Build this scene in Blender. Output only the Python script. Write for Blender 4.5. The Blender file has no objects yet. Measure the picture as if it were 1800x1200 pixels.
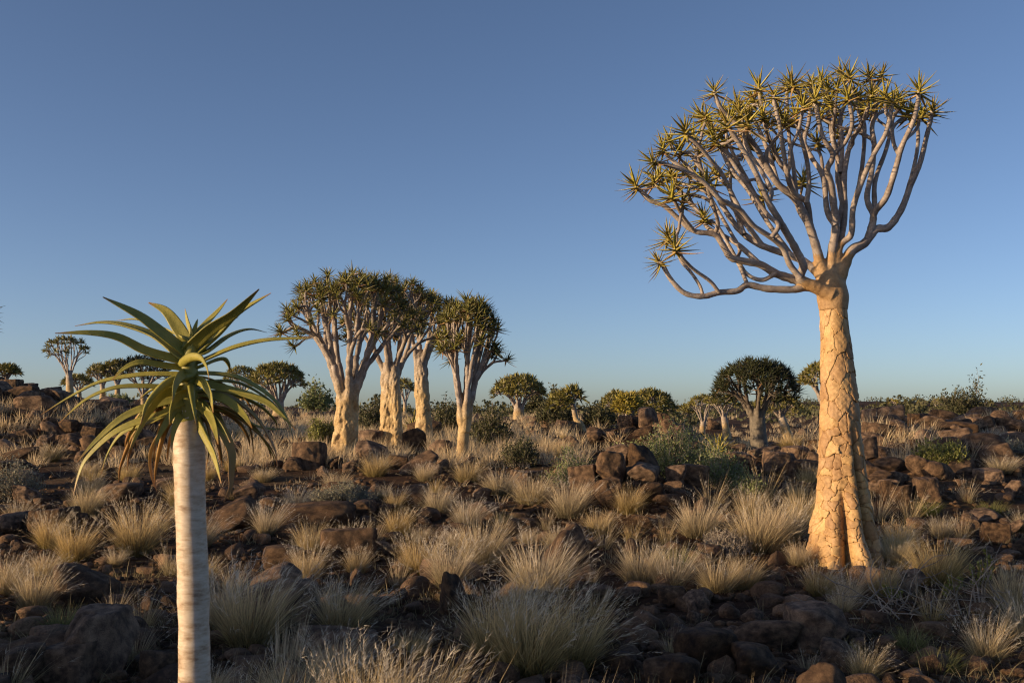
import bpy, math, random
import numpy as np
from mathutils import Vector, Quaternion, Matrix

random.seed(7)
RNG = np.random.default_rng(7)
scene = bpy.context.scene
COL = scene.collection
R = math.radians

# ------------------------------------------------------------------ camera
FPX, W0, H0, HOR = 1750.0, 1800.0, 1200.0, 727.0
CAM = np.array([0.0, 0.0, 1.6])
PITCH = math.atan((HOR - H0 / 2) / FPX)
cam = bpy.data.cameras.new('camera')
cam.sensor_width = 36.0
cam.lens = 36.0 * FPX / W0
cam.clip_start = 0.05
cam.clip_end = 6000
cam.dof.use_dof = True
cam.dof.focus_distance = 13.0
cam.dof.aperture_fstop = 9.0
camo = bpy.data.objects.new('camera', cam)
camo.location = CAM
camo.rotation_euler = (R(90) + PITCH, 0, 0)
COL.objects.link(camo)
scene.camera = camo

# ------------------------------------------------------------------ sky, sun, exposure
SUN_AZ, SUN_EL = R(-110), R(8.0)          # azimuth clockwise from +Y (the view direction)
world = bpy.data.worlds.new('World')
scene.world = world
world.use_nodes = True
wn, wl = world.node_tree.nodes, world.node_tree.links
sky = wn.new('ShaderNodeTexSky')
sky.sky_type = 'NISHITA'
sky.sun_disc = False
sky.sun_elevation = SUN_EL
sky.sun_rotation = SUN_AZ
sky.air_density = 0.8
sky.dust_density = 7.0
sky.ozone_density = 1.6
sky.altitude = 2500
wn['Background'].inputs['Strength'].default_value = 0.125
wb = wn.new('ShaderNodeMix')                # the camera's white balance, the same over the whole sky
wb.data_type = 'RGBA'; wb.blend_type = 'MULTIPLY'; wb.inputs['Factor'].default_value = 1.0
wb.inputs[7].default_value = (1.03, 0.98, 1.03, 1)
wl.new(sky.outputs[0], wb.inputs[6])
wl.new(wb.outputs[2], wn['Background'].inputs['Color'])

sun = bpy.data.lights.new('sun', 'SUN')
sun.energy = 5.0
sun.angle = R(0.55)
sun.color = (1.0, 0.71, 0.41)
suno = bpy.data.objects.new('sun', sun)
to_sun = Vector((math.sin(SUN_AZ) * math.cos(SUN_EL), math.cos(SUN_AZ) * math.cos(SUN_EL), math.sin(SUN_EL)))
suno.rotation_euler = to_sun.to_track_quat('Z', 'Y').to_euler()
COL.objects.link(suno)

scene.view_settings.view_transform = 'Standard'
scene.view_settings.look = 'None'
scene.view_settings.exposure = 0.35
scene.view_settings.gamma = 1.0
scene.render.engine = 'CYCLES'
scene.cycles.use_denoising = True
scene.cycles.pixel_filter_type = 'BLACKMAN_HARRIS'
scene.cycles.filter_width = 1.15
scene.cycles.max_bounces = 5
scene.cycles.diffuse_bounces = 3
scene.cycles.transparent_max_bounces = 4
scene.cycles.caustics_reflective = False
scene.cycles.caustics_refractive = False

# ------------------------------------------------------------------ small maths helpers
CP, SP = math.cos(PITCH), math.sin(PITCH)
def ray(px, py):
    dx, dy = (px - W0 / 2) / FPX, (H0 / 2 - py) / FPX
    return np.array([dx, CP - SP * dy, SP + CP * dy])
def pix(px, py, D):
    d = ray(px, py)
    return CAM + d * (D / d[1])
def m_per_px(D):
    return D / FPX
def sstep(a, b, x):
    t = np.clip((x - a) / (b - a), 0, 1)
    return t * t * (3 - 2 * t)

_nr = np.random.default_rng(3)
_waves = []
for o_ in range(6):
    for k_ in range(5):
        a_ = _nr.uniform(0, 2 * math.pi)
        f_ = 0.16 * 1.9 ** o_ * _nr.uniform(0.8, 1.25)
        _waves.append((f_ * math.cos(a_), f_ * math.sin(a_), _nr.uniform(0, 6.28), 0.62 ** o_))
def noise2(x, y):
    s = 0
    for fx, fy, ph, am in _waves:
        s = s + am * np.sin(fx * x + fy * y + ph + 0.7 * np.sin(0.6 * fy * x - 0.7 * fx * y + ph * 2))
    return s / 4.2

_prof_y = np.array([-1e4, 0, 9.5, 12, 14, 18, 21, 26, 35, 50, 90, 200, 3000])
_prof_l = np.array([0, 0, 0, 0.1, 0.3, 0.70, 0.84, 1.0, 1.2, 1.36, 1.5, 1.6, 1.8])
_prof_r = np.array([0, 0, 0, 0.04, 0.12, 0.25, 0.3, 0.32, 0.35, 0.42, 0.95, 1.7, 1.9])
# mounds: x, y, rx, ry, height
MOUNDS = [(-16.8, 30.0, 4.2, 8.0, 1.3), (-25.0, 54.0, 15.0, 17.0, 0.95), (7.7, 21.0, 1.9, 5.0, 0.95), (12.8, 26.0, 4.2, 5.5, 1.2),
          (1.75, 14.0, 1.25, 0.9, 0.36), (2.8, 22.0, 1.4, 1.1, 0.42), (5.9, 15.3, 1.3, 1.6, 0.28), (-12.0, 24.8, 3.2, 3.2, 0.85), 
          (24.0, 70.0, 14.0, 16.0, 0.7), (70.0, 180.0, 60.0, 40.0, 2.2),
          (-9.4, 3.65, 2.2, 1.9, 2.5), (-9.4, -0.6, 2.4, 2.4, 0.7), (-9.0, -6.0, 3.0, 4.0, 1.6)]  # unseen mounds left of the view, added and shaped to shade the foreground
def height(x, y):
    x = np.asarray(x, float); y = np.asarray(y, float)
    zl = np.interp(y, _prof_y, _prof_l)
    zr = np.interp(y, _prof_y, _prof_r)
    edge = 2.9 + 0.03 * y
    k = sstep(edge, edge + 2.2 + 0.05 * np.maximum(y, 0), x)
    z = zl * (1 - k) + zr * k
    for mx, my, rx, ry, h in MOUNDS:
        q = ((x - mx) / rx) ** 2 + ((y - my) / ry) ** 2
        z = z + h * np.exp(-q ** 1.5)
    amp = 0.07 + 0.05 * sstep(12, 40, y) + 0.7 * sstep(120, 700, np.hypot(x, y))
    return z + amp * noise2(x, y)
def hz(x, y):
    return float(height(x, y))
_DS = np.concatenate([np.arange(2.0, 30, 0.12), np.geomspace(30, 260, 130)])
def ground_hit(px, py, far=260.0):
    """where the line of sight through a pixel meets the ground"""
    d = ray(px, py) / ray(px, py)[1]
    gap = CAM[2] + d[2] * _DS - height(CAM[0] + d[0] * _DS, _DS)
    k = int(np.argmax(gap <= 0))
    if gap[k] > 0: return None
    if k == 0: D = _DS[0]
    else: D = _DS[k - 1] + (_DS[k] - _DS[k - 1]) * gap[k - 1] / (gap[k - 1] - gap[k])
    return CAM + d * D

# ------------------------------------------------------------------ mesh helpers
class MB:
    """collects vertices and faces of one mesh"""
    def __init__(self):
        self.v, self.q, self.t, self.qm, self.tm, self.n = [], [], [], [], [], 0
    def add(self, v, quads=None, tris=None, mat=0):
        v = np.asarray(v, float).reshape(-1, 3)
        if quads is not None and len(quads):
            q = np.asarray(quads, int).reshape(-1, 4) + self.n
            self.q.append(q); self.qm.append(np.full(len(q), mat))
        if tris is not None and len(tris):
            t = np.asarray(tris, int).reshape(-1, 3) + self.n
            self.t.append(t); self.tm.append(np.full(len(t), mat))
        self.v.append(v); self.n += len(v)
    def mesh(self, name, mats, smooth=True):
        v = np.concatenate(self.v) if self.v else np.zeros((0, 3))
        q = np.concatenate(self.q) if self.q else np.zeros((0, 4), int)
        t = np.concatenate(self.t) if self.t else np.zeros((0, 3), int)
        me = bpy.data.meshes.new(name)
        me.vertices.add(len(v)); me.vertices.foreach_set('co', v.astype(np.float32).ravel())
        nl = 4 * len(q) + 3 * len(t)
        me.loops.add(nl); me.polygons.add(len(q) + len(t))
        me.loops.foreach_set('vertex_index', np.concatenate([q.ravel(), t.ravel()]).astype(np.int32))
        st = np.concatenate([np.arange(len(q)) * 4, 4 * len(q) + np.arange(len(t)) * 3]).astype(np.int32)
        me.polygons.foreach_set('loop_start', st)
        mi = np.concatenate([np.concatenate(self.qm) if self.qm else np.zeros(0), np.concatenate(self.tm) if self.tm else np.zeros(0)])
        for m in (mats if isinstance(mats, (list, tuple)) else [mats]):
            me.materials.append(m)
        me.polygons.foreach_set('material_index', mi.astype(np.int32))
        me.polygons.foreach_set('use_smooth', np.full(len(q) + len(t), smooth))
        me.update(calc_edges=True); me.validate()
        return me

def link(name, me, parent=None, loc=(0, 0, 0)):
    o = bpy.data.objects.new(name, me)
    COL.objects.link(o)
    o.location = loc
    if parent is not None: o.parent = parent
    return o
def thing(name, label, cat, loc, group=None):
    o = bpy.data.objects.new(name, None)
    o.empty_display_size = 0.2
    COL.objects.link(o)
    o.location = loc
    return tag(o, label, cat, group)
def tag(o, label=None, cat=None, group=None, kind=None):
    if label: o['label'] = label
    if cat: o['category'] = cat
    if group: o['group'] = group
    if kind: o['kind'] = kind
    return o

def nrm(v):
    v = np.asarray(v, float)
    return v / (np.linalg.norm(v) + 1e-12)
def catmull(P, per=5):
    P = np.asarray(P, float)
    if len(P) == 2:
        t = np.linspace(0, 1, per + 1)[:, None]
        return P[0] * (1 - t) + P[1] * t
    E = np.vstack([2 * P[0] - P[1], P, 2 * P[-1] - P[-2]])
    out = []
    for i in range(1, len(E) - 2):
        p0, p1, p2, p3 = E[i - 1], E[i], E[i + 1], E[i + 2]
        for t in np.linspace(0, 1, per, endpoint=False):
            out.append(0.5 * ((2 * p1) + (p2 - p0) * t + (2 * p0 - 5 * p1 + 4 * p2 - p3) * t * t + (3 * p1 - p0 - 3 * p2 + p3) * t ** 3))
    out.append(E[-2])
    return np.array(out)
def frames(P):
    T = np.gradient(P, axis=0)
    T /= np.linalg.norm(T, axis=1)[:, None] + 1e-12
    ref = np.array([0, 0, 1.0]) if abs(T[0][2]) < 0.9 else np.array([1.0, 0, 0])
    n = nrm(ref - T[0] * ref.dot(T[0]))
    N = []
    for t in T:
        n = nrm(n - t * n.dot(t)); N.append(n)
    N = np.array(N)
    return T, N, np.cross(T, N)
def tube(mb, P, rad, k=8, mat=0, cap=True, wob=0.0, cap0=False):
    P = np.asarray(P, float); rad = np.asarray(rad, float)
    T, N, B = frames(P)
    a = np.linspace(0, 2 * math.pi, k, endpoint=False)
    rr = rad[:, None] * (1 + (wob * RNG.standard_normal((len(P), k)) if wob else 0))
    V = P[:, None, :] + rr[:, :, None] * (np.cos(a)[None, :, None] * N[:, None, :] + np.sin(a)[None, :, None] * B[:, None, :])
    n = len(P)
    i = np.arange(n - 1)[:, None] * k; j = np.arange(k)[None, :]; j2 = (j + 1) % k
    Q = np.stack([i + j, i + j2, i + k + j2, i + k + j], -1).reshape(-1, 4)
    V = V.reshape(-1, 3)
    tris = []
    if cap:
        V = np.vstack([V, P[-1] + T[-1] * rad[-1] * 0.6])
        c = len(V) - 1
        tris = [((n - 1) * k + jj, (n - 1) * k + (jj + 1) % k, c) for jj in range(k)]
    if cap0:
        V = np.vstack([V, P[0]]); c = len(V) - 1
        tris = list(tris) + [((jj + 1) % k, jj, c) for jj in range(k)]
    mb.add(V, Q, tris, mat)

# ------------------------------------------------------------------ materials
def new_mat(name, rough=0.85, spec=0.3):
    m = bpy.data.materials.new(name); m.use_nodes = True
    nt = m.node_tree
    b = nt.nodes['Principled BSDF']
    b.inputs['Roughness'].default_value = rough
    b.inputs['Specular IOR Level'].default_value = spec
    return m, nt, b
def N_(nt, typ, **kw):
    n = nt.nodes.new(typ)
    for k, v in kw.items():
        if k.startswith('i_'):
            n.inputs[k[2:].replace('_', ' ')].default_value = v
        else:
            setattr(n, k, v)
    return n
def noise(nt, scale, detail=4, rough=0.55, coord=None, vec=None):
    n = N_(nt, 'ShaderNodeTexNoise')
    n.inputs['Scale'].default_value = scale
    n.inputs['Detail'].default_value = detail
    n.inputs['Roughness'].default_value = rough
    if vec is None:
        tc = N_(nt, 'ShaderNodeTexCoord'); vec = tc.outputs[coord or 'Object']
    nt.links.new(vec, n.inputs['Vector'])
    return n
def ramp(nt, fac, stops):
    r = N_(nt, 'ShaderNodeValToRGB')
    el = r.color_ramp.elements
    while len(el) < len(stops): el.new(0.5)
    for e, (p, c) in zip(el, stops):
        e.position = p; e.color = (*c, 1)
    nt.links.new(fac, r.inputs['Fac'])
    return r
def mixc(nt, fac, a, b, blend='MIX'):
    n = N_(nt, 'ShaderNodeMix', data_type='RGBA', blend_type=blend)
    for sock, v in ((n.inputs['Factor'], fac), (n.inputs[6], a), (n.inputs[7], b)):
        if hasattr(v, 'links') or hasattr(v, 'is_linked'): nt.links.new(v, sock)
        elif isinstance(v, (int, float)): sock.default_value = v
        else: sock.default_value = (*v, 1)
    return n.outputs[2]
def bump(nt, b, h, strength, dist):
    n = N_(nt, 'ShaderNodeBump')
    n.inputs['Strength'].default_value = strength
    n.inputs['Distance'].default_value = dist
    nt.links.new(h, n.inputs['Height'])
    nt.links.new(n.outputs[0], b.inputs['Normal'])
    return n
def orandom(nt): return N_(nt, 'ShaderNodeObjectInfo').outputs['Random']
def irandom(nt): return N_(nt, 'ShaderNodeNewGeometry').outputs['Random Per Island']
def hsv(nt, col, h=None, s=None, v=None):
    n = N_(nt, 'ShaderNodeHueSaturation')
    nt.links.new(col, n.inputs['Color'])
    for key, val in (('Hue', h), ('Saturation', s), ('Value', v)):
        if val is None: continue
        if isinstance(val, (int, float)): n.inputs[key].default_value = val
        else: nt.links.new(val, n.inputs[key])
    return n.outputs[0]
def maprange(nt, v, a, b, lo, hi):
    n = N_(nt, 'ShaderNodeMapRange')
    nt.links.new(v, n.inputs[0])
    for i, x in zip((1, 2, 3, 4), (a, b, lo, hi)): n.inputs[i].default_value = x
    return n.outputs[0]

def make_soil():
    m, nt, b = new_mat('red_soil', 0.95, 0.1)
    n1 = noise(nt, 0.9, 6); n2 = noise(nt, 14, 5, 0.7)
    c = ramp(nt, n1.outputs[0], [(0.3, (0.042, 0.025, 0.017)), (0.55, (0.085, 0.05, 0.031)), (0.75, (0.15, 0.095, 0.058))]).outputs[0]
    d = ramp(nt, n2.outputs[0], [(0.3, (0.45, 0.45, 0.45)), (0.7, (1.3, 1.25, 1.2))]).outputs[0]
    c = mixc(nt, 1.0, c, d, 'MULTIPLY')
    n5 = noise(nt, 0.35, 7, 0.7)
    lit = ramp(nt, n5.outputs[0], [(0.52, (0, 0, 0)), (0.70, (0.6, 0.6, 0.6))])
    bw = N_(nt, 'ShaderNodeRGBToBW'); nt.links.new(lit.outputs[0], bw.inputs[0])
    c = mixc(nt, bw.outputs[0], c, (0.24, 0.18, 0.095))
    nt.links.new(c, b.inputs['Base Color'])
    n3 = noise(nt, 30, 6, 0.75)
    bump(nt, b, n3.outputs[0], 0.8, 0.05)
    return m
def make_rock():
    m, nt, b = new_mat('dolerite', 0.8, 0.25)
    n1 = noise(nt, 2.2, 6, 0.6); n2 = noise(nt, 9, 6, 0.7); n3 = noise(nt, 45, 4, 0.7)
    c = ramp(nt, n1.outputs[0], [(0.32, (0.05, 0.034, 0.026)), (0.46, (0.155, 0.097, 0.060)), (0.68, (0.40, 0.255, 0.15))]).outputs[0]
    pale = ramp(nt, n2.outputs[0], [(0.6, (0, 0, 0)), (0.72, (1, 1, 1))]).outputs[0]
    bw = N_(nt, 'ShaderNodeRGBToBW'); nt.links.new(pale, bw.inputs[0])
    fac = N_(nt, 'ShaderNodeMath', operation='MULTIPLY'); nt.links.new(bw.outputs[0], fac.inputs[0]); fac.inputs[1].default_value = 0.45
    c = mixc(nt, fac.outputs[0], c, (0.27, 0.19, 0.12))
    dk = ramp(nt, n3.outputs[0], [(0.32, (0.5, 0.48, 0.47)), (0.6, (1.1, 1.08, 1.05))]).outputs[0]
    c = mixc(nt, 1.0, c, dk, 'MULTIPLY')
    rnd = orandom(nt)
    c = hsv(nt, c, v=maprange(nt, rnd, 0, 1, 0.55, 1.45), s=maprange(nt, rnd, 0, 1, 1.1, 0.85))
    nt.links.new(c, b.inputs['Base Color'])
    h = N_(nt, 'ShaderNodeMath', operation='ADD'); nt.links.new(n2.outputs[0], h.inputs[0]); nt.links.new(n3.outputs[0], h.inputs[1])
    bump(nt, b, h.outputs[0], 0.8, 0.06)
    return m
def make_grass(name, tip, base, plume=False):
    m, nt, b = new_mat(name, 0.7, 0.2)
    tc = N_(nt, 'ShaderNodeTexCoord'); sep = N_(nt, 'ShaderNodeSeparateXYZ')
    nt.links.new(tc.outputs['Object'], sep.inputs[0])
    f = maprange(nt, sep.outputs[2], 0.02, 0.3, 0, 1)
    c = mixc(nt, f, base, tip)
    c = hsv(nt, c, v=maprange(nt, irandom(nt), 0, 1, 0.55, 1.3), s=maprange(nt, orandom(nt), 0, 1, 0.75, 1.15))
    nt.links.new(c, b.inputs['Base Color'])
    tr = N_(nt, 'ShaderNodeBsdfTranslucent'); nt.links.new(c, tr.inputs[0])
    mx = N_(nt, 'ShaderNodeMixShader'); mx.inputs[0].default_value = 0.45
    out = nt.nodes['Material Output']
    nt.links.new(b.outputs[0], mx.inputs[1]); nt.links.new(tr.outputs[0], mx.inputs[2]); nt.links.new(mx.outputs[0], out.inputs[0])
    return m
def make_bark():
    m, nt, b = new_mat('golden_bark', 0.6, 0.3)
    tc = N_(nt, 'ShaderNodeTexCoord')
    n1 = noise(nt, 3.0, 5, 0.6); n2 = noise(nt, 28, 5, 0.7)
    c = ramp(nt, n1.outputs[0], [(0.28, (0.31, 0.18, 0.078)), (0.5, (0.46, 0.295, 0.135)), (0.72, (0.57, 0.395, 0.21))]).outputs[0]
    d = ramp(nt, n2.outputs[0], [(0.3, (0.66, 0.62, 0.58)), (0.6, (1.05, 1.03, 1.0))]).outputs[0]
    c = mixc(nt, 1.0, c, d, 'MULTIPLY')
    c = hsv(nt, c, v=maprange(nt, orandom(nt), 0, 1, 0.78, 1.18), h=maprange(nt, orandom(nt), 0, 1, 0.492, 0.506))
    nt.links.new(c, b.inputs['Base Color'])
    bump(nt, b, n2.outputs[0], 0.3, 0.012)
    return m
def make_trunk():
    """golden peeling bark below, turning into the pale skin of the branches above"""
    m, nt, b = new_mat('trunk_bark', 0.6, 0.3)
    tc = N_(nt, 'ShaderNodeTexCoord'); sep = N_(nt, 'ShaderNodeSeparateXYZ'); nt.links.new(tc.outputs['Generated'], sep.inputs[0])
    n1 = noise(nt, 4.0, 5, 0.6); n2 = noise(nt, 22, 5, 0.7)
    c = ramp(nt, n1.outputs[0], [(0.28, (0.29, 0.185, 0.085)), (0.5, (0.48, 0.35, 0.175)), (0.72, (0.62, 0.49, 0.29))]).outputs[0]
    c2 = ramp(nt, n1.outputs[0], [(0.3, (0.22, 0.18, 0.15)), (0.52, (0.38, 0.325, 0.275)), (0.75, (0.53, 0.47, 0.40))]).outputs[0]
    ad = N_(nt, 'ShaderNodeMath', operation='MULTIPLY_ADD'); nt.links.new(n1.outputs[0], ad.inputs[0]); ad.inputs[1].default_value = 0.35; nt.links.new(sep.outputs[2], ad.inputs[2])
    c = mixc(nt, maprange(nt, ad.outputs[0], 0.72, 0.98, 0, 1), c, c2)
    d = ramp(nt, n2.outputs[0], [(0.3, (0.6, 0.56, 0.52)), (0.6, (1.05, 1.03, 1.0))]).outputs[0]
    c = mixc(nt, 1.0, c, d, 'MULTIPLY')
    nt.links.new(c, b.inputs['Base Color'])
    bump(nt, b, n2.outputs[0], 0.6, 0.03)
    return m
def make_crack():
    m, nt, b = new_mat('bark_crevice', 0.9, 0.1)
    n2 = noise(nt, 40, 4)
    c = ramp(nt, n2.outputs[0], [(0.3, (0.20, 0.115, 0.05)), (0.7, (0.36, 0.22, 0.105))]).outputs[0]
    nt.links.new(c, b.inputs['Base Color'])
    return m
def make_branch():
    m, nt, b = new_mat('pale_branch_bark', 0.55, 0.3)
    n1 = noise(nt, 6, 5, 0.6); n2 = noise(nt, 40, 4, 0.7)
    tc = N_(nt, 'ShaderNodeTexCoord')
    mp = N_(nt, 'ShaderNodeMapping'); mp.inputs['Scale'].default_value = (6, 6, 60); nt.links.new(tc.outputs['Object'], mp.inputs[0])
    n4 = noise(nt, 1.0, 3, 0.6, vec=mp.outputs[0])
    c = ramp(nt, n1.outputs[0], [(0.3, (0.20, 0.165, 0.145)), (0.52, (0.35, 0.30, 0.265)), (0.75, (0.50, 0.44, 0.385))]).outputs[0]
    d = ramp(nt, n2.outputs[0], [(0.3, (0.7, 0.68, 0.66)), (0.6, (1.04, 1.03, 1.02))]).outputs[0]
    c = mixc(nt, 1.0, c, d, 'MULTIPLY')
    e = ramp(nt, n4.outputs[0], [(0.35, (0.72, 0.68, 0.64)), (0.5, (1, 1, 1))]).outputs[0]
    c = mixc(nt, 0.6, c, e, 'MULTIPLY')
    nt.links.new(c, b.inputs['Base Color'])
    bump(nt, b, n2.outputs[0], 0.3, 0.012)
    return m
def make_young_bark():
    m, nt, b = new_mat('banded_papery_bark', 0.5, 0.35)
    tc = N_(nt, 'ShaderNodeTexCoord')
    mp = N_(nt, 'ShaderNodeMapping'); mp.inputs['Scale'].default_value = (9, 9, 26); nt.links.new(tc.outputs['Object'], mp.inputs[0])
    n1 = noise(nt, 1.6, 5, 0.65, vec=mp.outputs[0])
    mp2 = N_(nt, 'ShaderNodeMapping'); mp2.inputs['Scale'].default_value = (22, 22, 150); nt.links.new(tc.outputs['Object'], mp2.inputs[0])
    n2 = noise(nt, 1.0, 4, 0.6, vec=mp2.outputs[0])
    c = ramp(nt, n1.outputs[0], [(0.30, (0.28, 0.19, 0.12)), (0.42, (0.48, 0.37, 0.26)), (0.55, (0.60, 0.50, 0.38)), (0.75, (0.68, 0.59, 0.48))]).outputs[0]
    d = ramp(nt, n2.outputs[0], [(0.3, (0.72, 0.66, 0.60)), (0.5, (1, 1, 1))]).outputs[0]
    c = mixc(nt, 0.6, c, d, 'MULTIPLY')
    nt.links.new(c, b.inputs['Base Color'])
    h = N_(nt, 'ShaderNodeMath', operation='ADD'); nt.links.new(n1.outputs[0], h.inputs[0]); nt.links.new(n2.outputs[0], h.inputs[1])
    bump(nt, b, h.outputs[0], 0.35, 0.006)
    return m
def make_leaf(name, lo, mid, hi, tip=None, rough=0.42, transl=0.12, spot=9, vr=(0.7, 1.25)):
    m, nt, b = new_mat(name, rough, 0.4)
    n1 = noise(nt, spot, 4, 0.6)
    c = ramp(nt, n1.outputs[0], [(0.32, lo), (0.52, mid), (0.72, hi)]).outputs[0]
    c = hsv(nt, c, v=maprange(nt, irandom(nt), 0, 1, *vr), h=maprange(nt, irandom(nt), 0, 1, 0.485, 0.515))
    nt.links.new(c, b.inputs['Base Color'])
    n2 = noise(nt, 60, 3)
    bump(nt, b, n2.outputs[0], 0.15, 0.01)
    if transl:
        tr = N_(nt, 'ShaderNodeBsdfTranslucent'); nt.links.new(c, tr.inputs[0])
        mx = N_(nt, 'ShaderNodeMixShader'); mx.inputs[0].default_value = transl
        nt.links.new(b.outputs[0], mx.inputs[1]); nt.links.new(tr.outputs[0], mx.inputs[2])
        nt.links.new(mx.outputs[0], nt.nodes['Material Output'].inputs[0])
    return m

M_SOIL, M_ROCK = make_soil(), make_rock()
def make_head():
    m, nt, b = new_mat('trunk_head_bark', 0.6, 0.3)
    n1 = noise(nt, 5.0, 5, 0.6); n2 = noise(nt, 30, 5, 0.7)
    c = ramp(nt, n1.outputs[0], [(0.3, (0.28, 0.175, 0.09)), (0.5, (0.42, 0.275, 0.14)), (0.72, (0.52, 0.37, 0.22))]).outputs[0]
    d = ramp(nt, n2.outputs[0], [(0.3, (0.68, 0.64, 0.6)), (0.6, (1.05, 1.03, 1.0))]).outputs[0]
    nt.links.new(mixc(nt, 1.0, c, d, 'MULTIPLY'), b.inputs['Base Color'])
    bump(nt, b, n2.outputs[0], 0.5, 0.02)
    return m
M_HEAD = make_head()
M_STRAW = make_grass('straw_grass', (0.72, 0.555, 0.31), (0.33, 0.27, 0.12))
M_PLUME = make_grass('grass_plume', (0.78, 0.69, 0.54), (0.6, 0.52, 0.38))
M_GREENGRASS = make_grass('green_grass', (0.36, 0.33, 0.14), (0.14, 0.17, 0.06))
M_TRUNK, M_BARK, M_CRACK, M_BRANCH, M_YOUNG = make_trunk(), make_bark(), make_crack(), make_branch(), make_young_bark()
M_LEAF = make_leaf('quiver_leaf', (0.19, 0.165, 0.03), (0.32, 0.26, 0.045), (0.44, 0.34, 0.08))
M_LEAFMID = make_leaf('quiver_leaf_green', (0.10, 0.105, 0.028), (0.18, 0.17, 0.04), (0.30, 0.26, 0.07))
M_LEAFFAR = make_leaf('quiver_leaf_olive', (0.13, 0.125, 0.035), (0.21, 0.185, 0.05), (0.31, 0.26, 0.08))
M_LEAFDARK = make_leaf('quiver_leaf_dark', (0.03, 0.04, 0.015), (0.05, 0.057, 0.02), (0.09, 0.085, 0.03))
M_DEADLEAF = make_leaf('dry_leaf', (0.22, 0.11, 0.05), (0.33, 0.19, 0.09), (0.42, 0.27, 0.13))
M_BUSH = make_leaf('bush_leaf', (0.12, 0.145, 0.05), (0.19, 0.215, 0.085), (0.28, 0.29, 0.13), transl=0.25, rough=0.6)
M_BUSHYEL = make_leaf('yellow_bush_leaf', (0.15, 0.16, 0.035), (0.24, 0.24, 0.06), (0.33, 0.30, 0.09), transl=0.25, rough=0.6)
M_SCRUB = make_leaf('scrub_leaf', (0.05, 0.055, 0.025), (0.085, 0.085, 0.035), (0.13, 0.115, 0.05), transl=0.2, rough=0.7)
M_GREYBUSH = make_leaf('grey_bush_leaf', (0.16, 0.155, 0.11), (0.25, 0.24, 0.17), (0.36, 0.34, 0.25), transl=0.15, rough=0.8)
M_TWIG = make_leaf('dry_twig', (0.16, 0.13, 0.10), (0.27, 0.23, 0.185), (0.40, 0.35, 0.29), transl=0, rough=0.8)

# ------------------------------------------------------------------ terrain
def build_ground():
    def axis(lo, hi, n, a):
        t = np.linspace(math.asinh(lo / a), math.asinh(hi / a), n)
        return a * np.sinh(t)
    xs = axis(-1500, 1500, 330, 4.0)
    ys = 8.0 + axis(-300, 3000, 380, 4.0)
    X, Y = np.meshgrid(xs, ys)
    Z = height(X, Y)
    V = np.stack([X, Y, Z], -1).reshape(-1, 3)
    nx = len(xs)
    i = np.arange(len(ys) - 1)[:, None] * nx; j = np.arange(nx - 1)[None, :]
    Q = np.stack([i + j, i + j + 1, i + nx + j + 1, i + nx + j], -1).reshape(-1, 4)
    mb = MB(); mb.add(V, Q)
    o = link('ground', mb.mesh('ground', M_SOIL))
    tag(o, 'dark reddish brown stony ground under the grass and rocks', None, None, 'structure')
build_ground()

# ------------------------------------------------------------------ leaves and rosettes
def leaf_strip(mb, P, w, up, keel=0.35, mat=0, thick=0.28):
    """a fleshy leaf along the curve P: channelled above, keeled below, tapering to the tip"""
    P = np.asarray(P, float)
    T = np.gradient(P, axis=0); T /= np.linalg.norm(T, axis=1)[:, None] + 1e-12
    n = nrm(np.asarray(up, float) - T[0] * np.dot(up, T[0]))
    V = []
    for p, t, ww in zip(P, T, w):
        n = nrm(n - t * n.dot(t)); s = np.cross(t, n)
        V += [p + s * ww * 0.5 + n * ww * 0.10, p - n * ww * 0.02, p - s * ww * 0.5 + n * ww * 0.10, p - n * ww * thick]
    m = len(P)
    i = np.arange(m - 1)[:, None] * 4; j = np.arange(4)[None, :]; j2 = (j + 1) % 4
    Q = np.stack([i + j, i + j2, i + 4 + j2, i + 4 + j], -1).reshape(-1, 4)
    mb.add(np.array(V), Q, None, mat)

def rosette_mesh(name, n, L, seg, mats, rng, wid=0.13, spread=1.0, dead=0.12):
    mb = MB()
    for i in range(n):
        u = (i + 0.5) / n
        az = i * 2.39996 + rng.uniform(-0.25, 0.25)
        el = R(78) - R(95) * spread * (1 - u) ** 0.75 + R(rng.uniform(-12, 12))      # inner leaves upright, outer ones spreading
        ln = L * rng.uniform(0.75, 1.15) * (0.62 + 0.38 * (1 - u) ** 0.5)
        dirh = np.array([math.cos(az), math.sin(az), 0])
        t = np.linspace(0, 1, seg + 1)
        curl = rng.uniform(-0.1, 0.35)
        e = el + curl * t * (1 if el < R(30) else 0.3)
        steps = np.stack([np.cos(e), np.sin(e)], 1) * (ln / seg)
        rz_ = np.vstack([[0, 0], np.cumsum(steps[:-1], 0)])
        z0 = -0.25 * L * (1 - u)
        P = rz_[:, :1] * dirh + np.array([0, 0, 1.0]) * (rz_[:, 1:] + z0)
        w = ln * wid * np.clip(np.array([1.0 - 0.93 * x ** 1.4 for x in t]), 0.05, 1)
        up = np.array([0, 0, 1.0]) if el < R(70) else -dirh
        leaf_strip(mb, P, w, up, mat=1 if (u < 0.18 and rng.random() < dead * 4) else 0)
    return mb.mesh(name, mats)

rr = random.Random(11)
ROS_HI = [rosette_mesh('rosette_fine', 24, 0.275, 4, [M_LEAF, M_DEADLEAF], rr, 0.145, 1.12) for _ in range(9)]
ROS_MID = [rosette_mesh('rosette_mid', 22, 0.29, 3, [M_LEAFMID, M_DEADLEAF], rr, 0.15) for _ in range(7)]
ROS_DARK = [rosette_mesh('rosette_dark', 20, 0.30, 3, [M_LEAFDARK, M_DEADLEAF], rr, 0.16, dead=0.05) for _ in range(7)]  # domed tree's leaves, dark with age and with backlit shade in the colour

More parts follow.
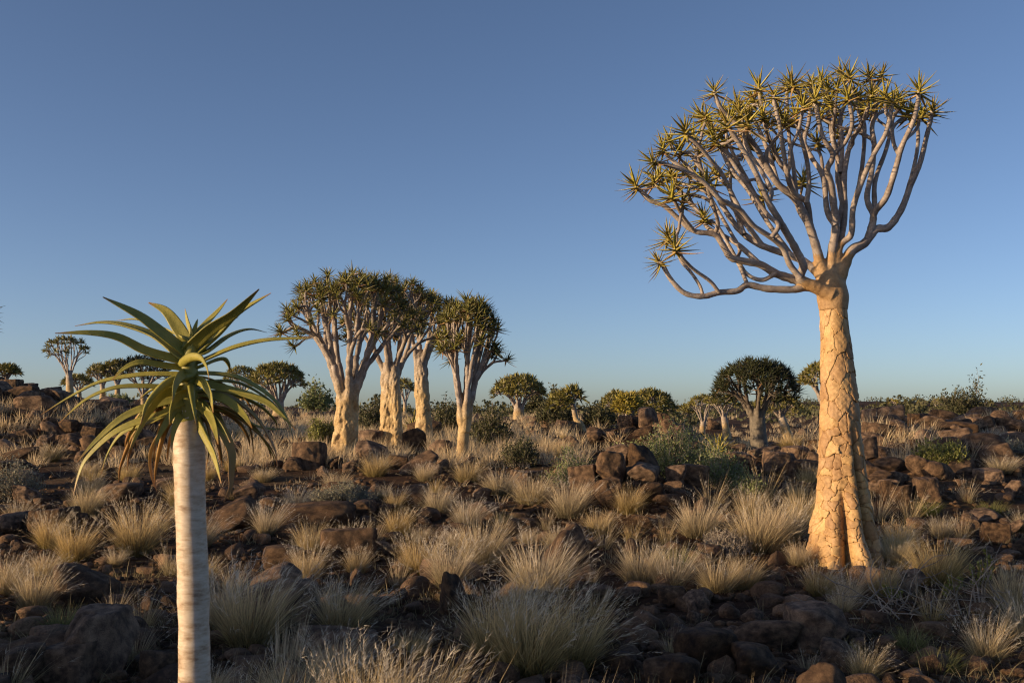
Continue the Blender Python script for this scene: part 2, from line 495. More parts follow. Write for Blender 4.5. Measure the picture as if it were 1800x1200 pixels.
def add_rosette(parent, base, tip, axis, meshes, scale):
    me = rr.choice(meshes)
    o = link('leaf_rosette', me, parent, tuple(tip - base))
    ax = Vector(tuple(axis)).normalized()
    q = ax.to_track_quat('Z', 'Y') @ Quaternion((0, 0, 1), rr.uniform(0, 6.28))
    o.rotation_mode = 'QUATERNION'
    o.rotation_quaternion = q
    o.scale = (scale,) * 3
    return o

# ------------------------------------------------------------------ trunks
def cell_field(arc, z, seeds, sa, sb):
    """nearest and second nearest seed of every sample (arc length, height), cells stretched by sa, sb"""
    best = np.full(arc.shape, 1e9); sec = np.full(arc.shape, 1e9); idx = np.zeros(arc.shape, int)
    for i, (a, h, per) in enumerate(seeds):
        da = np.abs(arc - a); da = np.minimum(da, per - da)
        d = np.sqrt((da / sa) ** 2 + ((z - h) / sb) ** 2)
        m = d < best
        sec = np.where(m, best, np.minimum(sec, d))
        idx = np.where(m, i, idx)
        best = np.where(m, d, best)
    return idx, best, sec

def simple_trunk(mb, C, rad, k, rough, lobes=0, rng=None, groove=0.0, mat=0):
    """trunk through the points C with peeling plates as relief"""
    rng = rng or np.random.default_rng(1)
    P = catmull(C, 10); n = len(P)
    r = np.interp(np.linspace(0, 1, n), np.linspace(0, 1, len(rad)), rad)
    a = np.linspace(0, 2 * math.pi, k, endpoint=False)
    s = np.concatenate([[0], np.cumsum(np.linalg.norm(np.diff(P, axis=0), axis=1))])
    A, S = np.meshgrid(a, s)
    rm = float(np.mean(r))
    seeds = [(rng.uniform(0, 1), rng.uniform(0, s[-1]), 1.0) for _ in range(int(26 * s[-1] / (rm * 4)) + 8)]
    wa = A / (2 * math.pi) + 0.02 * np.sin(S * 9 / rm * 0.3 + A * 3)
    idx, d1, d2 = cell_field(wa % 1.0, S + 0.1 * rm * np.sin(A * 4), seeds, 0.10, rm * 0.9)
    off = rng.uniform(-1, 1, len(seeds))[idx] - 1.6 * np.exp(-((d2 - d1) / 0.16) ** 2)
    lob = np.zeros_like(A)
    if lobes:
        ph = rng.uniform(0, 6.28)
        fade = (1 - S / s[-1]) ** 1.6
        lob = -groove * fade * np.exp(-((np.abs(((A * lobes + ph) % (2 * math.pi)) - math.pi) / 0.75) ** 2))
    RR = r[:, None] * (1 + rough * off + lob + 0.04 * np.sin(2 * A + S * 2))
    T, N, B = frames(P)
    # frame kept upright so that the lobes do not twist
    N = np.tile(np.array([1.0, 0, 0]), (n, 1)); N = N - T * (N * T).sum(1)[:, None]; N /= np.linalg.norm(N, axis=1)[:, None]; B = np.cross(T, N)
    V = P[:, None, :] + RR[:, :, None] * (np.cos(A)[:, :, None] * N[:, None, :] + np.sin(A)[:, :, None] * B[:, None, :])
    i = np.arange(n - 1)[:, None] * k; j = np.arange(k)[None, :]; j2 = (j + 1) % k
    Q = np.stack([i + j, i + j2, i + k + j2, i + k + j], -1).reshape(-1, 4)
    mb.add(V.reshape(-1, 3), Q, None, mat)

def fuse(mb, name, mat, voxel, smooth=6):
    """joins overlapping tubes into one smooth skin, so that limbs grow out of the trunk"""
    me = mb.mesh(name + '_raw', mat)
    o = bpy.data.objects.new('raw', me); COL.objects.link(o)
    m = o.modifiers.new('r', 'REMESH'); m.mode = 'VOXEL'; m.voxel_size = voxel; m.use_smooth_shade = True
    k = o.modifiers.new('s', 'SMOOTH'); k.factor = 0.5; k.iterations = smooth
    dg = bpy.context.evaluated_depsgraph_get()
    out = bpy.data.meshes.new_from_object(o.evaluated_get(dg), depsgraph=dg)
    bpy.data.objects.remove(o); bpy.data.meshes.remove(me)
    out.name = name
    if not len(out.materials): out.materials.append(mat)
    out.polygons.foreach_set('use_smooth', np.full(len(out.polygons), True))
    return out

# ------------------------------------------------------------------ branching towards a set of tips
def branch_curve(p, d, q, dq, r0, r1, wob=0.05):
    L = np.linalg.norm(q - p)
    c1 = p + nrm(d) * L * 0.38; c2 = q - nrm(dq) * L * 0.36
    m = max(5, min(12, int(L / 0.12) + 3))
    t = np.linspace(0, 1, m)[:, None]
    P = p * (1 - t) ** 3 + 3 * c1 * t * (1 - t) ** 2 + 3 * c2 * t * t * (1 - t) + q * t ** 3
    P[1:-1] += RNG.standard_normal((m - 2, 3)) * L * wob * 0.22
    rad = r0 + (r1 - r0) * t[:, 0] ** 0.8
    return P, rad * (1 + 0.05 * RNG.standard_normal(m))
def grow(mb, pos, d, tips, rt, rs, k, ends, f=0.36, pw=0.43, stub=None):
    n = len(tips)
    r0 = rt * n ** pw
    if n == 1:
        q = tips[0]
        L = np.linalg.norm(q - pos)
        out = nrm(q - pos)
        dq = nrm(out * 0.55 + np.array([0, 0, 0.75]) + 0.15 * RNG.standard_normal(3))
        P, rad = branch_curve(pos, d, q, dq, min(r0 * 1.05, rt * 1.25), rt * 0.85)
        tube(mb, P, rad, k)
        ends.append((q, dq))
        return
    tips = np.asarray(tips)
    c = tips.mean(0)
    dirc = nrm(c - pos); L = np.linalg.norm(c - pos)
    q = pos + nrm(0.45 * nrm(d) + 0.75 * dirc) * L * (f * rs.uniform(0.75, 1.3) if n > 2 else rs.uniform(0.2, 0.55))
    dq = nrm(0.3 * nrm(d) + dirc)
    # split along the widest axis of the fan
    D_ = tips - q; D_ /= np.linalg.norm(D_, axis=1)[:, None]
    D_ = D_ - D_.mean(0)
    u, s_, vt = np.linalg.svd(D_, full_matrices=False)
    ax = vt[0] + 0.35 * RNG.standard_normal(3) * (n > 3)
    pr = D_ @ ax
    order = np.argsort(pr)
    m = max(1, min(n - 1, int(round(n * rs.uniform(0.35, 0.65)))))
    P, rad = branch_curve(pos, d, q, dq, r0, rt * n ** pw * 0.93)
    tube(mb, P, rad, k)
    if stub is not None: tube(stub, np.vstack([P[0] * 2 - P[1], P]), np.concatenate([[rad[0] * 1.5], rad * np.linspace(1.35, 0.9, len(P))]), 10, cap0=True)
    for part in (order[:m], order[m:]):
        cc = tips[part].mean(0)
        nd = nrm(0.75 * dq + 0.9 * nrm(cc - q) - 0.1 * np.array([0, 0, 1.0]))
        grow(mb, q - dq * rad[-1] * 0.4, nd, tips[part], rt, rs, k, ends, f, pw)

def dome_tips(n, c, Rx, top, low, rs, layers=0.24, Ry=None):
    """tips spread over a dome: c = centre at the height of its widest ring"""
    Ry = Ry or Rx
    out = []
    best_d = (math.pi * Rx * Ry / n) ** 0.5 * 0.82
    tries = 0
    while len(out) < n and tries < 6000:
        tries += 1
        a, r = rs.uniform(0, 6.283), math.sqrt(rs.random())
        z = top * math.sqrt(max(0.0, 1 - r * r)) * rs.uniform(1 - layers, 1.03)
        if r > 0.72: z -= low * rs.random() * (r - 0.72) / 0.28
        p = np.array([c[0] + Rx * r * math.cos(a), c[1] + Ry * r * math.sin(a), c[2] + z])
        dd = best_d * (1.0 - tries / 7000)
        if all((p[0] - q[0]) ** 2 + (p[1] - q[1]) ** 2 + 1.3 * (p[2] - q[2]) ** 2 > dd * dd for q in out):
            out.append(p)
    return out

def far_rosette(mb, pos, axis, L, nl, rs, mat=0, wid=0.2):
    ax = nrm(axis)
    e1 = nrm(np.cross(ax, [0.3, 1, 0.2])); e2 = np.cross(ax, e1)
    for i in range(nl):
        a = i * 2.4 + rs.uniform(-0.4, 0.4)
        u = rs.uniform(-0.35, 1.0)
        d = nrm((e1 * math.cos(a) + e2 * math.sin(a)) * (1.1 - 0.75 * max(u, 0)) + ax * u)
        ln = L * rs.uniform(0.7, 1.15)
        s = nrm(np.cross(d, [rs.uniform(-1, 1), rs.uniform(-1, 1), rs.uniform(-1, 1)])) * ln * wid * 0.5
        b = pos - ax * L * 0.15
        mid = b + d * ln * 0.45
        mb.add(np.array([b, mid + s, mid - s, b + d * ln]), None, [(0, 1, 2), (1, 3, 2)], mat)

TREEGROUP = 'quiver trees growing across the plain'
def quiver_tree(label, bx, D, fork, w0, w1, crowns, n, rs_seed, mode='part', limbs=5, leaf=None, extra=(), lean=0.0,
                rt_px=None, rough=0.05, lobes=0, groove=0.0, ros=None, ros_scale=1.0, base_py=None, nl=11, name='quiver_tree', trunk_mat=None, columns=False):
    """bx: base pixel column, fork: pixel where the trunk divides, w0, w1: trunk widths in pixels, crowns: (cx, top, widest, low, halfwidth)"""
    rs = random.Random(rs_seed)
    mp = m_per_px(D)
    b = pix(bx, HOR, D); b[2] = hz(b[0], b[1])
    if base_py is not None: b[2] = min(b[2], pix(bx, base_py, D)[2])
    t = thing(name, label, 'tree', tuple(b), TREEGROUP)
    F = pix(fork[0], fork[1], D)
    trunk = MB(); stub = MB()
    low = b - np.array([0, 0, 0.25])
    mid = b * 0.5 + F * 0.5 + np.array([lean, 0, 0])
    C = [low, b * 0.8 + F * 0.2 + np.array([lean * 0.6, 0, 0]), mid, F, F + (F - mid) * 0.25]
    rw = [w0 * mp * 0.62, w0 * mp * 0.5, (w0 * 0.42 + w1 * 0.58) * mp * 0.5, w1 * mp * 0.5, w1 * mp * 0.42]
    C = [c - b for c in C]
    simple_trunk(trunk, C, rw, 48 if mode == 'part' else 14, rough, lobes, np.random.default_rng(rs_seed), groove)
    if columns and mode == 'part':
        # a second column standing close beside the first one
        C2 = [np.array(c) + np.array([w0 * mp * (0.44 - 0.09 * i), -0.1, 0]) for i, c in enumerate(C)]
        simple_trunk(stub, [c + b for c in C2], [r_ * 0.74 for r_ in rw], 48, rough, lobes, np.random.default_rng(rs_seed + 1), groove)
        for vv in trunk.v: vv += np.array([-w0 * mp * 0.14, 0, 0])
        rv = stub.v[0]; nv0 = len(rv)
        stub.v[0] = np.vstack([rv, rv[:48].mean(0), rv[-48:].mean(0)]); stub.n += 2
        stub.t.append(np.array([(j, nv0, (j + 1) % 48) for j in range(48)] + [(nv0 - 48 + j, nv0 - 48 + (j + 1) % 48, nv0 + 1) for j in range(48)])); stub.tm.append(np.zeros(96))
    tips = []
    nc = sum(c[4] ** 2 for c in crowns)
    for (cx, top, wid, lowy, hw) in crowns:
        c = pix(cx, wid, D); Rx = hw * mp
        m = max(4, int(round(n * hw * hw / nc)))
        tips += dome_tips(m, c, Rx * 0.93, (wid - top) * mp * 0.96, (lowy - wid) * mp, rs)
    for (ex, ey, ed) in extra: tips.append(pix(ex, ey, D + ed))
    tips = np.array(tips)
    rt = (rt_px * mp) if rt_px else 0.021
    ang = np.arctan2(tips[:, 1] - F[1], tips[:, 0] - F[0])
    # main limbs: sectors of the crown
    st = rs.uniform(0, 6.28)
    order = np.argsort((ang - st) % (2 * math.pi))
    groups = np.array_split(order, limbs)
    ends = []
    allb = MB()
    for g in groups:
        if len(g) == 0: continue
        mb = MB() if mode == 'part' else allb
        e = []
        c = tips[g].mean(0)
        d = nrm(np.array([0, 0, 0.55]) + nrm(c - F) * 0.9)
        off = np.array([c[0] - F[0], c[1] - F[1], 0]); off = nrm(off) * w1 * mp * 0.22
        grow(mb, F + off - np.array([0, 0, w1 * mp * 0.5]), d, tips[g] , rt, rs, 8 if mode == 'part' else 5, e, stub=stub if mode == 'part' else None)
        ends += e
        if mode == 'part':
            for vv in mb.v: vv -= b
            link('branch', mb.mesh('branch', trunk_mat or M_BRANCH), t)
    tmat = trunk_mat or M_TRUNK
    if mode == 'part':
        # cap both ends of the trunk so that it is a closed body, then fuse it with the feet of the limbs
        for vv in stub.v: vv -= b
        kk = 48; ring = trunk.v[0]; nv = len(ring)
        trunk.v[0] = np.vstack([ring, ring[:kk].mean(0), ring[-kk:].mean(0)])
        trunk.t.append(np.array([(j, nv, (j + 1) % kk) for j in range(kk)] + [(nv - kk + j, nv - kk + (j + 1) % kk, nv + 1) for j in range(kk)])[:, [0, 1, 2]]); trunk.tm.append(np.zeros(2 * kk)); trunk.n += 2
        for vv in stub.v: trunk.v.append(vv)
        for q_ in stub.q: trunk.q.append(q_ + nv + 2); trunk.qm.append(np.zeros(len(q_)))
        for t_ in stub.t: trunk.t.append(t_ + nv + 2); trunk.tm.append(np.zeros(len(t_)))
        link('trunk', fuse(trunk, 'trunk', tmat, 0.013 if D < 23 else 0.018, 2), t)
    else:
        link('trunk', trunk.mesh('trunk', tmat), t)
    if mode == 'part':
        for q, dq in ends:
            add_rosette(t, b, q, dq, ros or ROS_MID, rs.uniform(0.75, 1.1) * ros_scale)
    else:
        for vv in allb.v: vv -= b
        link('branches', allb.mesh('branches', M_BRANCH), t)
        cm = MB()
        for q, dq in ends:
            far_rosette(cm, q - b, dq, 0.30 * ros_scale, nl, rs)
        link('crown', cm.mesh('crown', leaf or M_LEAF, smooth=False), t)
    return t

# ------------------------------------------------------------------ the tall quiver tree with peeling bark
DT = 10.73
def build_tall_tree():
    base = pix(1485, 988, DT); base[2] = hz(base[0], base[1])
    t = thing('quiver_tree', 'tall quiver tree with thick peeling golden trunk and wide lopsided crown', 'tree', tuple(base), TREEGROUP)
    mp = m_per_px(DT)
    # outline of the trunk: py, left px, right px
    prof = [(1030, 1412, 1560), (988, 1422, 1549), (960, 1427, 1543), (930, 1432, 1535), (885, 1438, 1526), (840, 1441, 1519), (795, 1443, 1514), (705, 1444, 1505),
            (615, 1444, 1495), (560, 1443, 1489), (525, 1441, 1486), (512, 1439, 1487)]
    ctr, rad = [], []
    for py, l, r_ in prof:
        ctr.append(pix((l + r_) / 2, py, DT + 0.30 - 0.30)); rad.append((r_ - l) / 2 * mp)
    ctr = np.array(ctr); rad = np.array(rad)
    nz, nt = 470, 190
    zz = np.linspace(ctr[0][2], ctr[-1][2], nz)
    cz = ctr[:, 2]
    P = np.stack([np.interp(zz, cz, ctr[:, 0]), np.full(nz, ctr[0][1]), zz], 1)
    r = np.interp(zz, cz, rad)
    A, Z = np.meshgrid(np.linspace(0, 2 * math.pi, nt, endpoint=False), zz - base[2])
    # grooves between the buttresses: angle (camera side is -90 deg), height to which they reach, depth
    f = np.zeros_like(A)
    for ang, top, dep, wd in ((-104, 0.80, 0.52, 0.10), (-58, 1.5, 0.66, 0.09), (20, 0.9, 0.3, 0.2), (80, 0.8, 0.3, 0.2), (150, 0.7, 0.3, 0.2)):
        drift = R(ang) - 0.10 * Z
        d = (A - drift + math.pi) % (2 * math.pi) - math.pi
        fade = np.clip(1 - Z / top, 0, 1) ** 0.7
        f -= dep * fade * np.exp(-(d / (wd + 0.02)) ** 2)
        f += 0.13 * fade * np.exp(-((np.abs(d) - 0.36) / 0.2) ** 2)
    f += 0.035 * np.sin(A * 2 + Z * 1.3) + 0.02 * np.sin(A * 3 - Z * 2.1)
    f += 0.05 * np.clip(1 - Z / 0.9, 0, 1) * np.sin(Z * 14 + A * 5)
    Rad = r[:, None] * (1 + f)
    # peeling plates: a seed per plate, small and crowded below, long and narrow above
    rng = np.random.default_rng(5)
    mean_r = 0.24
    arc = A / (2 * math.pi)
    seeds = []
    h = -0.25
    while h < zz[-1] - base[2] + 0.1:
        stepz = 0.10 + 0.15 * sstep(0.7, 2.3, h)
        nacr = int(16 - 7 * sstep(0.5, 1.8, h))
        o = rng.random()
        for k in range(nacr):
            seeds.append((((k + rng.uniform(-0.42, 0.42)) / nacr + o) % 1.0, h + rng.uniform(-0.5, 0.5) * stepz, 1.0))
        h += stepz
    def jag(seed, f0):
        g = np.random.default_rng(seed); s_ = 0
        for o in range(5):
            for k in range(3):
                m_ = int(round(f0 * 1.8 ** o * g.uniform(0.5, 1.3))) * g.choice([-1, 1]); s_ = s_ + 0.62 ** o * np.sin(m_ * A + f0 * 3.2 * 1.8 ** o * g.uniform(-1.3, 1.3) * Z + g.uniform(0, 6.28))
        return s_ / 3
    wob = 0.016 * jag(1, 5)
    wz = 0.034 * jag(2, 5)
    up = sstep(0.9, 2.4, Z)
    idx, d1, d2 = cell_field((arc + wob) % 1.0, Z + wz, seeds, 0.066, 0.10)
    ns = len(seeds)
    off = rng.uniform(-0.001, 0.012, ns); tz = rng.uniform(-0.02, 0.11, ns); ta = rng.uniform(-0.08, 0.08, ns)
    sa = np.array([s_[0] for s_ in seeds]); sh = np.array([s_[1] for s_ in seeds])
    da = (arc - sa[idx] + 0.5) % 1.0 - 0.5
    smoothup = 1 - 0.55 * sstep(1.2, 2.6, Z)
    plate = (off[idx] - tz[idx] * (Z - sh[idx]) + ta[idx] * da * 2 * math.pi * mean_r) * smoothup 
    fine = jag(7, 9)
    cosA, sinA = np.cos(A), np.sin(A)
    def surf(Rr):
        return np.stack([P[:, 0][:, None] + Rr * cosA, P[:, 1][:, None] + Rr * sinA, np.broadcast_to(zz[:, None], A.shape)], -1) - base
    core = surf(Rad - 0.012)
    outer = surf(Rad + plate)
    i = np.arange(nz - 1)[:, None] * nt; j = np.arange(nt)[None, :]; j2 = (j + 1) % nt
    Q = np.stack([i + j, i + j2, i + nt + j2, i + nt + j], -1)
    mbc = MB(); mbc.add(core.reshape(-1, 3), Q.reshape(-1, 4))
    trunk = link('trunk', mbc.mesh('trunk', M_CRACK), t)
    # every plate is a piece of its own, with edges going down to the core
    gap = (d2 - d1)[:-1]
    fid = idx[:-1].copy()
    skip = gap < 0.018
    fid[skip] = -1
    ov, cv = outer.reshape(-1, 3), core.reshape(-1, 3)
    Qf = Q.reshape(-1, 4); fidf = fid.ravel()
    for s_ in range(ns):
        q = Qf[fidf == s_]
        if len(q) < 10: continue
        used, inv = np.unique(q, return_inverse=True)
        q2 = inv.reshape(-1, 4)
        # vertices take this plate's own relief
        aa, zz_ = A.ravel()[used], Z.ravel()[used]
        dda = (arc.ravel()[used] - sa[s_] + 0.5) % 1.0 - 0.5
        sm = 1 - 0.55 * sstep(1.2, 2.6, zz_)
        rel = (off[s_] - tz[s_] * (zz_ - sh[s_]) + ta[s_] * dda * 2 * math.pi * mean_r) * sm + 0.004 * fine.ravel()[used] * sm
        rel = np.maximum(rel, -0.006)
        edge_near = np.clip((d2 - d1).ravel()[used] / 0.25, 0, 1)
        rel -= 0.004 * (1 - edge_near) ** 2
        dirv = np.stack([np.cos(aa), np.sin(aa), np.zeros(len(aa))], 1)
        top = cv[used] + dirv * (0.012 + rel)[:, None]
        e = np.concatenate([q2[:, [0, 1]], q2[:, [1, 2]], q2[:, [2, 3]], q2[:, [3, 0]]])
        key = set(map(tuple, e.tolist()))
        bd = [(a_, b_) for a_, b_ in key if (b_, a_) not in key]
        m = len(top)
        mb = MB()
        mb.add(np.vstack([top, cv[used] - dirv * 0.004]), list(map(tuple, q2.tolist())) + [(b_, a_, a_ + m, b_ + m) for a_, b_ in bd])
        link('bark_plate', mb.mesh('bark_plate', M_BARK), trunk)

    # limbs traced from the picture: depth at the end, width at start and end (pixels of a 2.5 times enlargement), points
    def zp(x, y, dep): return pix(1060 + x / 2.5, 80 + y / 2.5, DT + dep)
    limbs = [
        # lowest limb reaching out to the left
        [(0.0, -0.25, 62, 20, [(1012, 1110), (960, 1082), (900, 1062), (830, 1072), (720, 1068), (635, 1052), (590, 1078), (510, 1085), (440, 1102), (360, 1088), (300, 1030), (262, 965)], [(240, 945)]),
         (-0.2, -0.5, 20, 15, [(510, 1085), (470, 1035), (400, 985), (350, 935), (322, 893)], [(316, 880)]),
         (-0.2, 0.1, 18, 14, [(440, 1102), (425, 1055), (385, 995), (345, 950), (320, 890), (290, 848)], [(285, 832)]),
         (-0.1, 0.35, 22, 16, [(635, 1052), (610, 990), (590, 940), (600, 895), (560, 820), (510, 735), (470, 660), (440, 600)], [(430, 585)])],
        # second limb, running far out to the left
        [(0.0, -0.3, 78, 17, [(1012, 1085), (960, 1062), (890, 1045), (830, 1025), (760, 1002), (690, 962), (605, 945), (560, 930), (525, 875), (490, 830), (400, 815), (330, 760), (270, 705), (205, 680), (163, 635)], [(140, 608)]),
         (-0.2, -0.55, 22, 16, [(490, 830), (505, 780), (480, 690), (457, 620)], [(455, 597)]),
         (-0.25, -0.5, 22, 15, [(400, 815), (350, 750), (312, 680)], [(300, 652)]),
         (-0.1, 0.4, 30, 16, [(690, 962), (600, 880), (540, 842), (460, 800), (430, 740), (370, 680), (330, 620)], [(320, 605)]),
         (-0.1, 0.0, 24, 15, [(760, 1002), (700, 1030), (640, 1010), (600, 960), (560, 890), (500, 790), (450, 765)], [(440, 750)])],
        # front limb bending up to the large rosette
        [(-0.1, -0.75, 72, 19, [(1005, 1095), (930, 1058), (865, 1020), (880, 970), (850, 900), (810, 830), (770, 760), (728, 690), (690, 600), (640, 500), (590, 420), (556, 370)], [(545, 342)]),
         (-0.3, -0.9, 34, 17, [(865, 1020), (820, 960), (790, 890), (740, 845), (660, 790), (600, 720), (520, 680), (430, 590), (330, 540), (243, 515)], [(212, 508)]),
         (-0.5, -0.5, 26, 16, [(740, 845), (770, 790), (720, 740), (660, 650), (600, 560), (540, 470), (500, 430)], [(490, 410)]),
         (-0.5, -0.8, 24, 16, [(600, 720), (560, 640), (520, 560), (470, 500), (420, 440), (375, 400)], [(362, 368)]),
         (-0.5, -0.3, 24, 16, [(728, 690), (740, 640), (700, 560), (650, 480), (620, 400), (610, 320)], [(602, 290)])],
        # inner left limb
        [(0.0, 0.3, 66, 17, [(1005, 1080), (960, 1020), (900, 960), (830, 925), (700, 880), (620, 830), (560, 760), (500, 660), (440, 560), (385, 480), (345, 470)], [(335, 458)]),
         (0.1, 0.2, 32, 16, [(700, 880), (640, 800), (560, 700), (520, 680), (450, 620), (380, 560), (310, 510), (280, 480)], [(262, 448)]),
         (0.1, 0.6, 28, 16, [(620, 830), (580, 720), (560, 640), (560, 570)], [(560, 548)]),
         (0.1, 0.5, 28, 16, [(830, 925), (760, 830), (700, 740), (640, 640), (560, 540), (500, 420), (450, 340)], [(432, 310)]),
         (0.3, 0.7, 24, 15, [(700, 740), (690, 700), (640, 600), (560, 450), (530, 330)], [(520, 280)])],
        # middle limb
        [(0.0, -0.35, 74, 18, [(985, 1040), (955, 960), (935, 880), (905, 790), (850, 680), (770, 610), (720, 530), (660, 430), (590, 350), (520, 280), (495, 225)], [(490, 195)]),
         (0.0, -0.5, 38, 17, [(935, 880), (910, 780), (895, 690), (845, 655), (815, 590), (795, 480), (775, 350), (752, 250)], [(752, 215)]),
         (-0.2, -0.45, 28, 16, [(895, 690), (905, 600), (895, 500), (870, 410), (850, 335)], [(845, 308)]),
         (0.0, 0.1, 30, 16, [(905, 790), (860, 720), (830, 600), (760, 480), (715, 360), (695, 260), (688, 210)], [(685, 178)]),
         (0.0, 0.5, 26, 16, [(850, 680), (840, 560), (820, 420), (810, 300), (808, 200)], [(810, 170)]),
         (0.1, 0.6, 26, 16, [(770, 610), (730, 480), (690, 380), (650, 300)], [(640, 268)])],
        # upright limb
        [(0.0, -0.45, 70, 18, [(1000, 1030), (1005, 920), (1022, 800), (1012, 690), (1000, 600), (985, 545), (1010, 480), (965, 400), (935, 265)], [(930, 225)]),
         (-0.3, -0.55, 24, 17, [(1010, 480), (1065, 425), (1095, 345), (1082, 250)], [(1076, 220)]),
         (-0.1, 0.3, 34, 16, [(1020, 790), (985, 725), (968, 580), (915, 490), (885, 420), (905, 330), (915, 200)], [(915, 160)]),
         (0.0, 0.45, 32, 16, [(1022, 800), (1050, 700), (1045, 560), (1010, 420), (990, 300), (985, 220)], [(985, 187)]),
         (0.1, 0.7, 26, 16, [(1045, 560), (1050, 420), (1040, 330), (1070, 230), (1060, 150)], [(1048, 118)]),
         (0.2, 0.9, 20, 15, [(968, 580), (960, 500), (945, 450)], [(940, 420)])],
        # right middle limb
        [(0.0, -0.4, 52, 18, [(1020, 990), (1040, 880), (1090, 830), (1100, 710), (1145, 580), (1190, 480), (1245, 380), (1268, 270)], [(1274, 238)]),
         (0.0, 0.2, 38, 16, [(1040, 880), (1062, 740), (1060, 580), (1085, 440), (1135, 350), (1158, 290)], [(1164, 262)]),
         (0.0, 0.6, 28, 16, [(1100, 710), (1130, 590), (1145, 470), (1150, 360), (1140, 320)], [(1140, 298)]),
         (0.2, 0.7, 22, 15, [(1062, 740), (1030, 600), (1030, 480), (1040, 400)], [(1040, 370)])],
        # right limb
        [(0.0, 0.0, 84, 18, [(1025, 1050), (1060, 960), (1095, 900), (1150, 868), (1200, 808), (1255, 798), (1310, 722), (1350, 620), (1392, 520), (1422, 400), (1444, 310)], [(1450, 280)]),
         (0.0, -0.45, 44, 18, [(1165, 850), (1185, 780), (1195, 730), (1245, 665), (1285, 545), (1315, 440), (1365, 330), (1388, 220)], [(1390, 188)]),
         (0.0, 0.4, 34, 18, [(1190, 745), (1160, 670), (1180, 560), (1192, 440), (1182, 360), (1202, 270), (1196, 190), (1172, 155)], [(1168, 130)]),
         (0.4, 0.45, 20, 16, [(1202, 250), (1200, 195), (1218, 155)], [(1226, 125)]),
         (-0.2, -0.2, 22, 16, [(1300, 480), (1276, 425), (1272, 330), (1300, 280)], [(1310, 262)]),
         (0.0, 0.45, 24, 16, [(1335, 650), (1370, 520), (1385, 410), (1378, 320)], [(1372, 290)]),
         (0.0, 0.7, 28, 16, [(1195, 730), (1195, 600), (1240, 470), (1275, 360), (1330, 310)], [(1345, 288)])],
    ]
    ends, nodes, builders, starts = [], [], [], []
    for lb in limbs:
        mb = MB(); builders.append(mb)
        for (d0, d1_, w0, w1, pts, tip) in lb:
            n = len(pts)
            ts = np.linspace(0, 1, n)
            C = np.array([zp(x, y, d0 + (d1_ - d0) * sstep(0, 1, tt)) for (x, y), tt in zip(pts, ts)])
            tipp = zp(tip[0][0], tip[0][1], d1_)
            C = np.vstack([C, tipp])
            Pc = catmull(C, 6)
            tt = np.linspace(0, 1, len(Pc))
            w = (w0 * 0.92 + (w1 - w0 * 0.92) * tt ** (0.42 if w0 > 45 else 0.7)) / 2.5 * mp * 0.5 * 0.93
            w = w * (1 + 0.035 * np.sin(np.arange(len(Pc)) * 1.7 + w0) + 0.03 * RNG.standard_normal(len(Pc)))
            tube(mb, Pc - base, w, 12)
            if w0 > 48: starts.append((Pc, w))
            ends.append((tipp, nrm(Pc[-1] - Pc[-4])))
            for kk in range(len(Pc) // 3, len(Pc) - 4):
                nodes.append((Pc[kk], nrm(Pc[kk + 1] - Pc[kk]), w[kk], len(builders) - 1))
    # further boughs of the deep crown, growing from the traced limbs
    rs = random.Random(21)
    NP = np.array([q[0] for q in nodes])
    more = [(365, 540, .6), (420, 470, .7), (395, 400, .5), (480, 360, .9), (560, 300, .2), (590, 255, .9), (640, 330, -.5), (700, 300, -.4), (720, 340, 1.0), (770, 280, .8),
            (800, 330, -.2), (860, 210, .9), (880, 260, -.6), (960, 150, .7), (1000, 240, -.2), (1030, 180, .1), (1110, 210, .5), (1120, 250, 1.0), (1200, 250, .9), (1240, 215, .1),
            (1300, 220, .8), (1180, 210, -.5), (250, 570, .1), (300, 560, .5), (220, 590, -.1), (350, 690, -.4), (640, 440, 1.1), (760, 470, 1.2), (880, 590, 1.1), (700, 660, 1.2), (500, 560, 1.1),
            (610, 380, .4), (660, 230, .4), (1020, 290, 1.2), (950, 300, .3), (290, 410, .3), (455, 300, .3), (540, 420, .9), (1400, 300, .2), (830, 160, .1), (1085, 130, .3)]
    for (x, y, dep) in more:
        q = zp(x, y, dep)
        d = np.linalg.norm(NP - q, axis=1)
        cost = np.abs(d - rs.uniform(0.55, 1.0)) + np.where(NP[:, 2] > q[2] - 0.3, 3, 0)
        k = int(np.argmin(cost))
        p, dr, wk, bi = nodes[k]
        P, rad = branch_curve(p, dr, q, nrm(nrm(q - p) * 0.5 + np.array([0, 0, 0.8])), min(wk * 0.85, 0.030), 0.016)
        tube(builders[bi], P - base, rad, 8)
        ends.append((q, nrm(P[-1] - P[-2])))
    for mb in builders:
        link('branch', mb.mesh('branch', M_BRANCH), t)
    # the swollen head of the trunk, where the limbs leave it
    head = MB()
    hp = np.array([zp(1012, 1165, 0), zp(1010, 1110, 0), zp(1004, 1050, 0), zp(1000, 1000, 0)]) - base
    tube(head, np.vstack([hp[0] - np.array([0, 0, 0.01]), catmull(hp, 4)]), np.concatenate([[0.05], np.linspace(0.150, 0.170, 5), np.linspace(0.168, 0.150, 4), np.linspace(0.135, 0.09, 4)]), 28, cap0=True)
    for P0, w in starts:
        cum = np.cumsum(np.linalg.norm(np.diff(P0, axis=0), axis=1)); n_ = max(4, int(np.searchsorted(cum, 0.5)))
        tube(head, P0[:n_] - base, w[:n_] * np.linspace(1.25, 0.93, n_), 14, cap0=True)
    link('trunk_head', fuse(head, 'trunk_head', M_HEAD, 0.011, 10), t)
    for q, dq in ends:
        add_rosette(t, base, q, nrm(dq + np.array([0, 0, 0.5])), ROS_HI, rs.uniform(0.82, 1.12))
build_tall_tree()

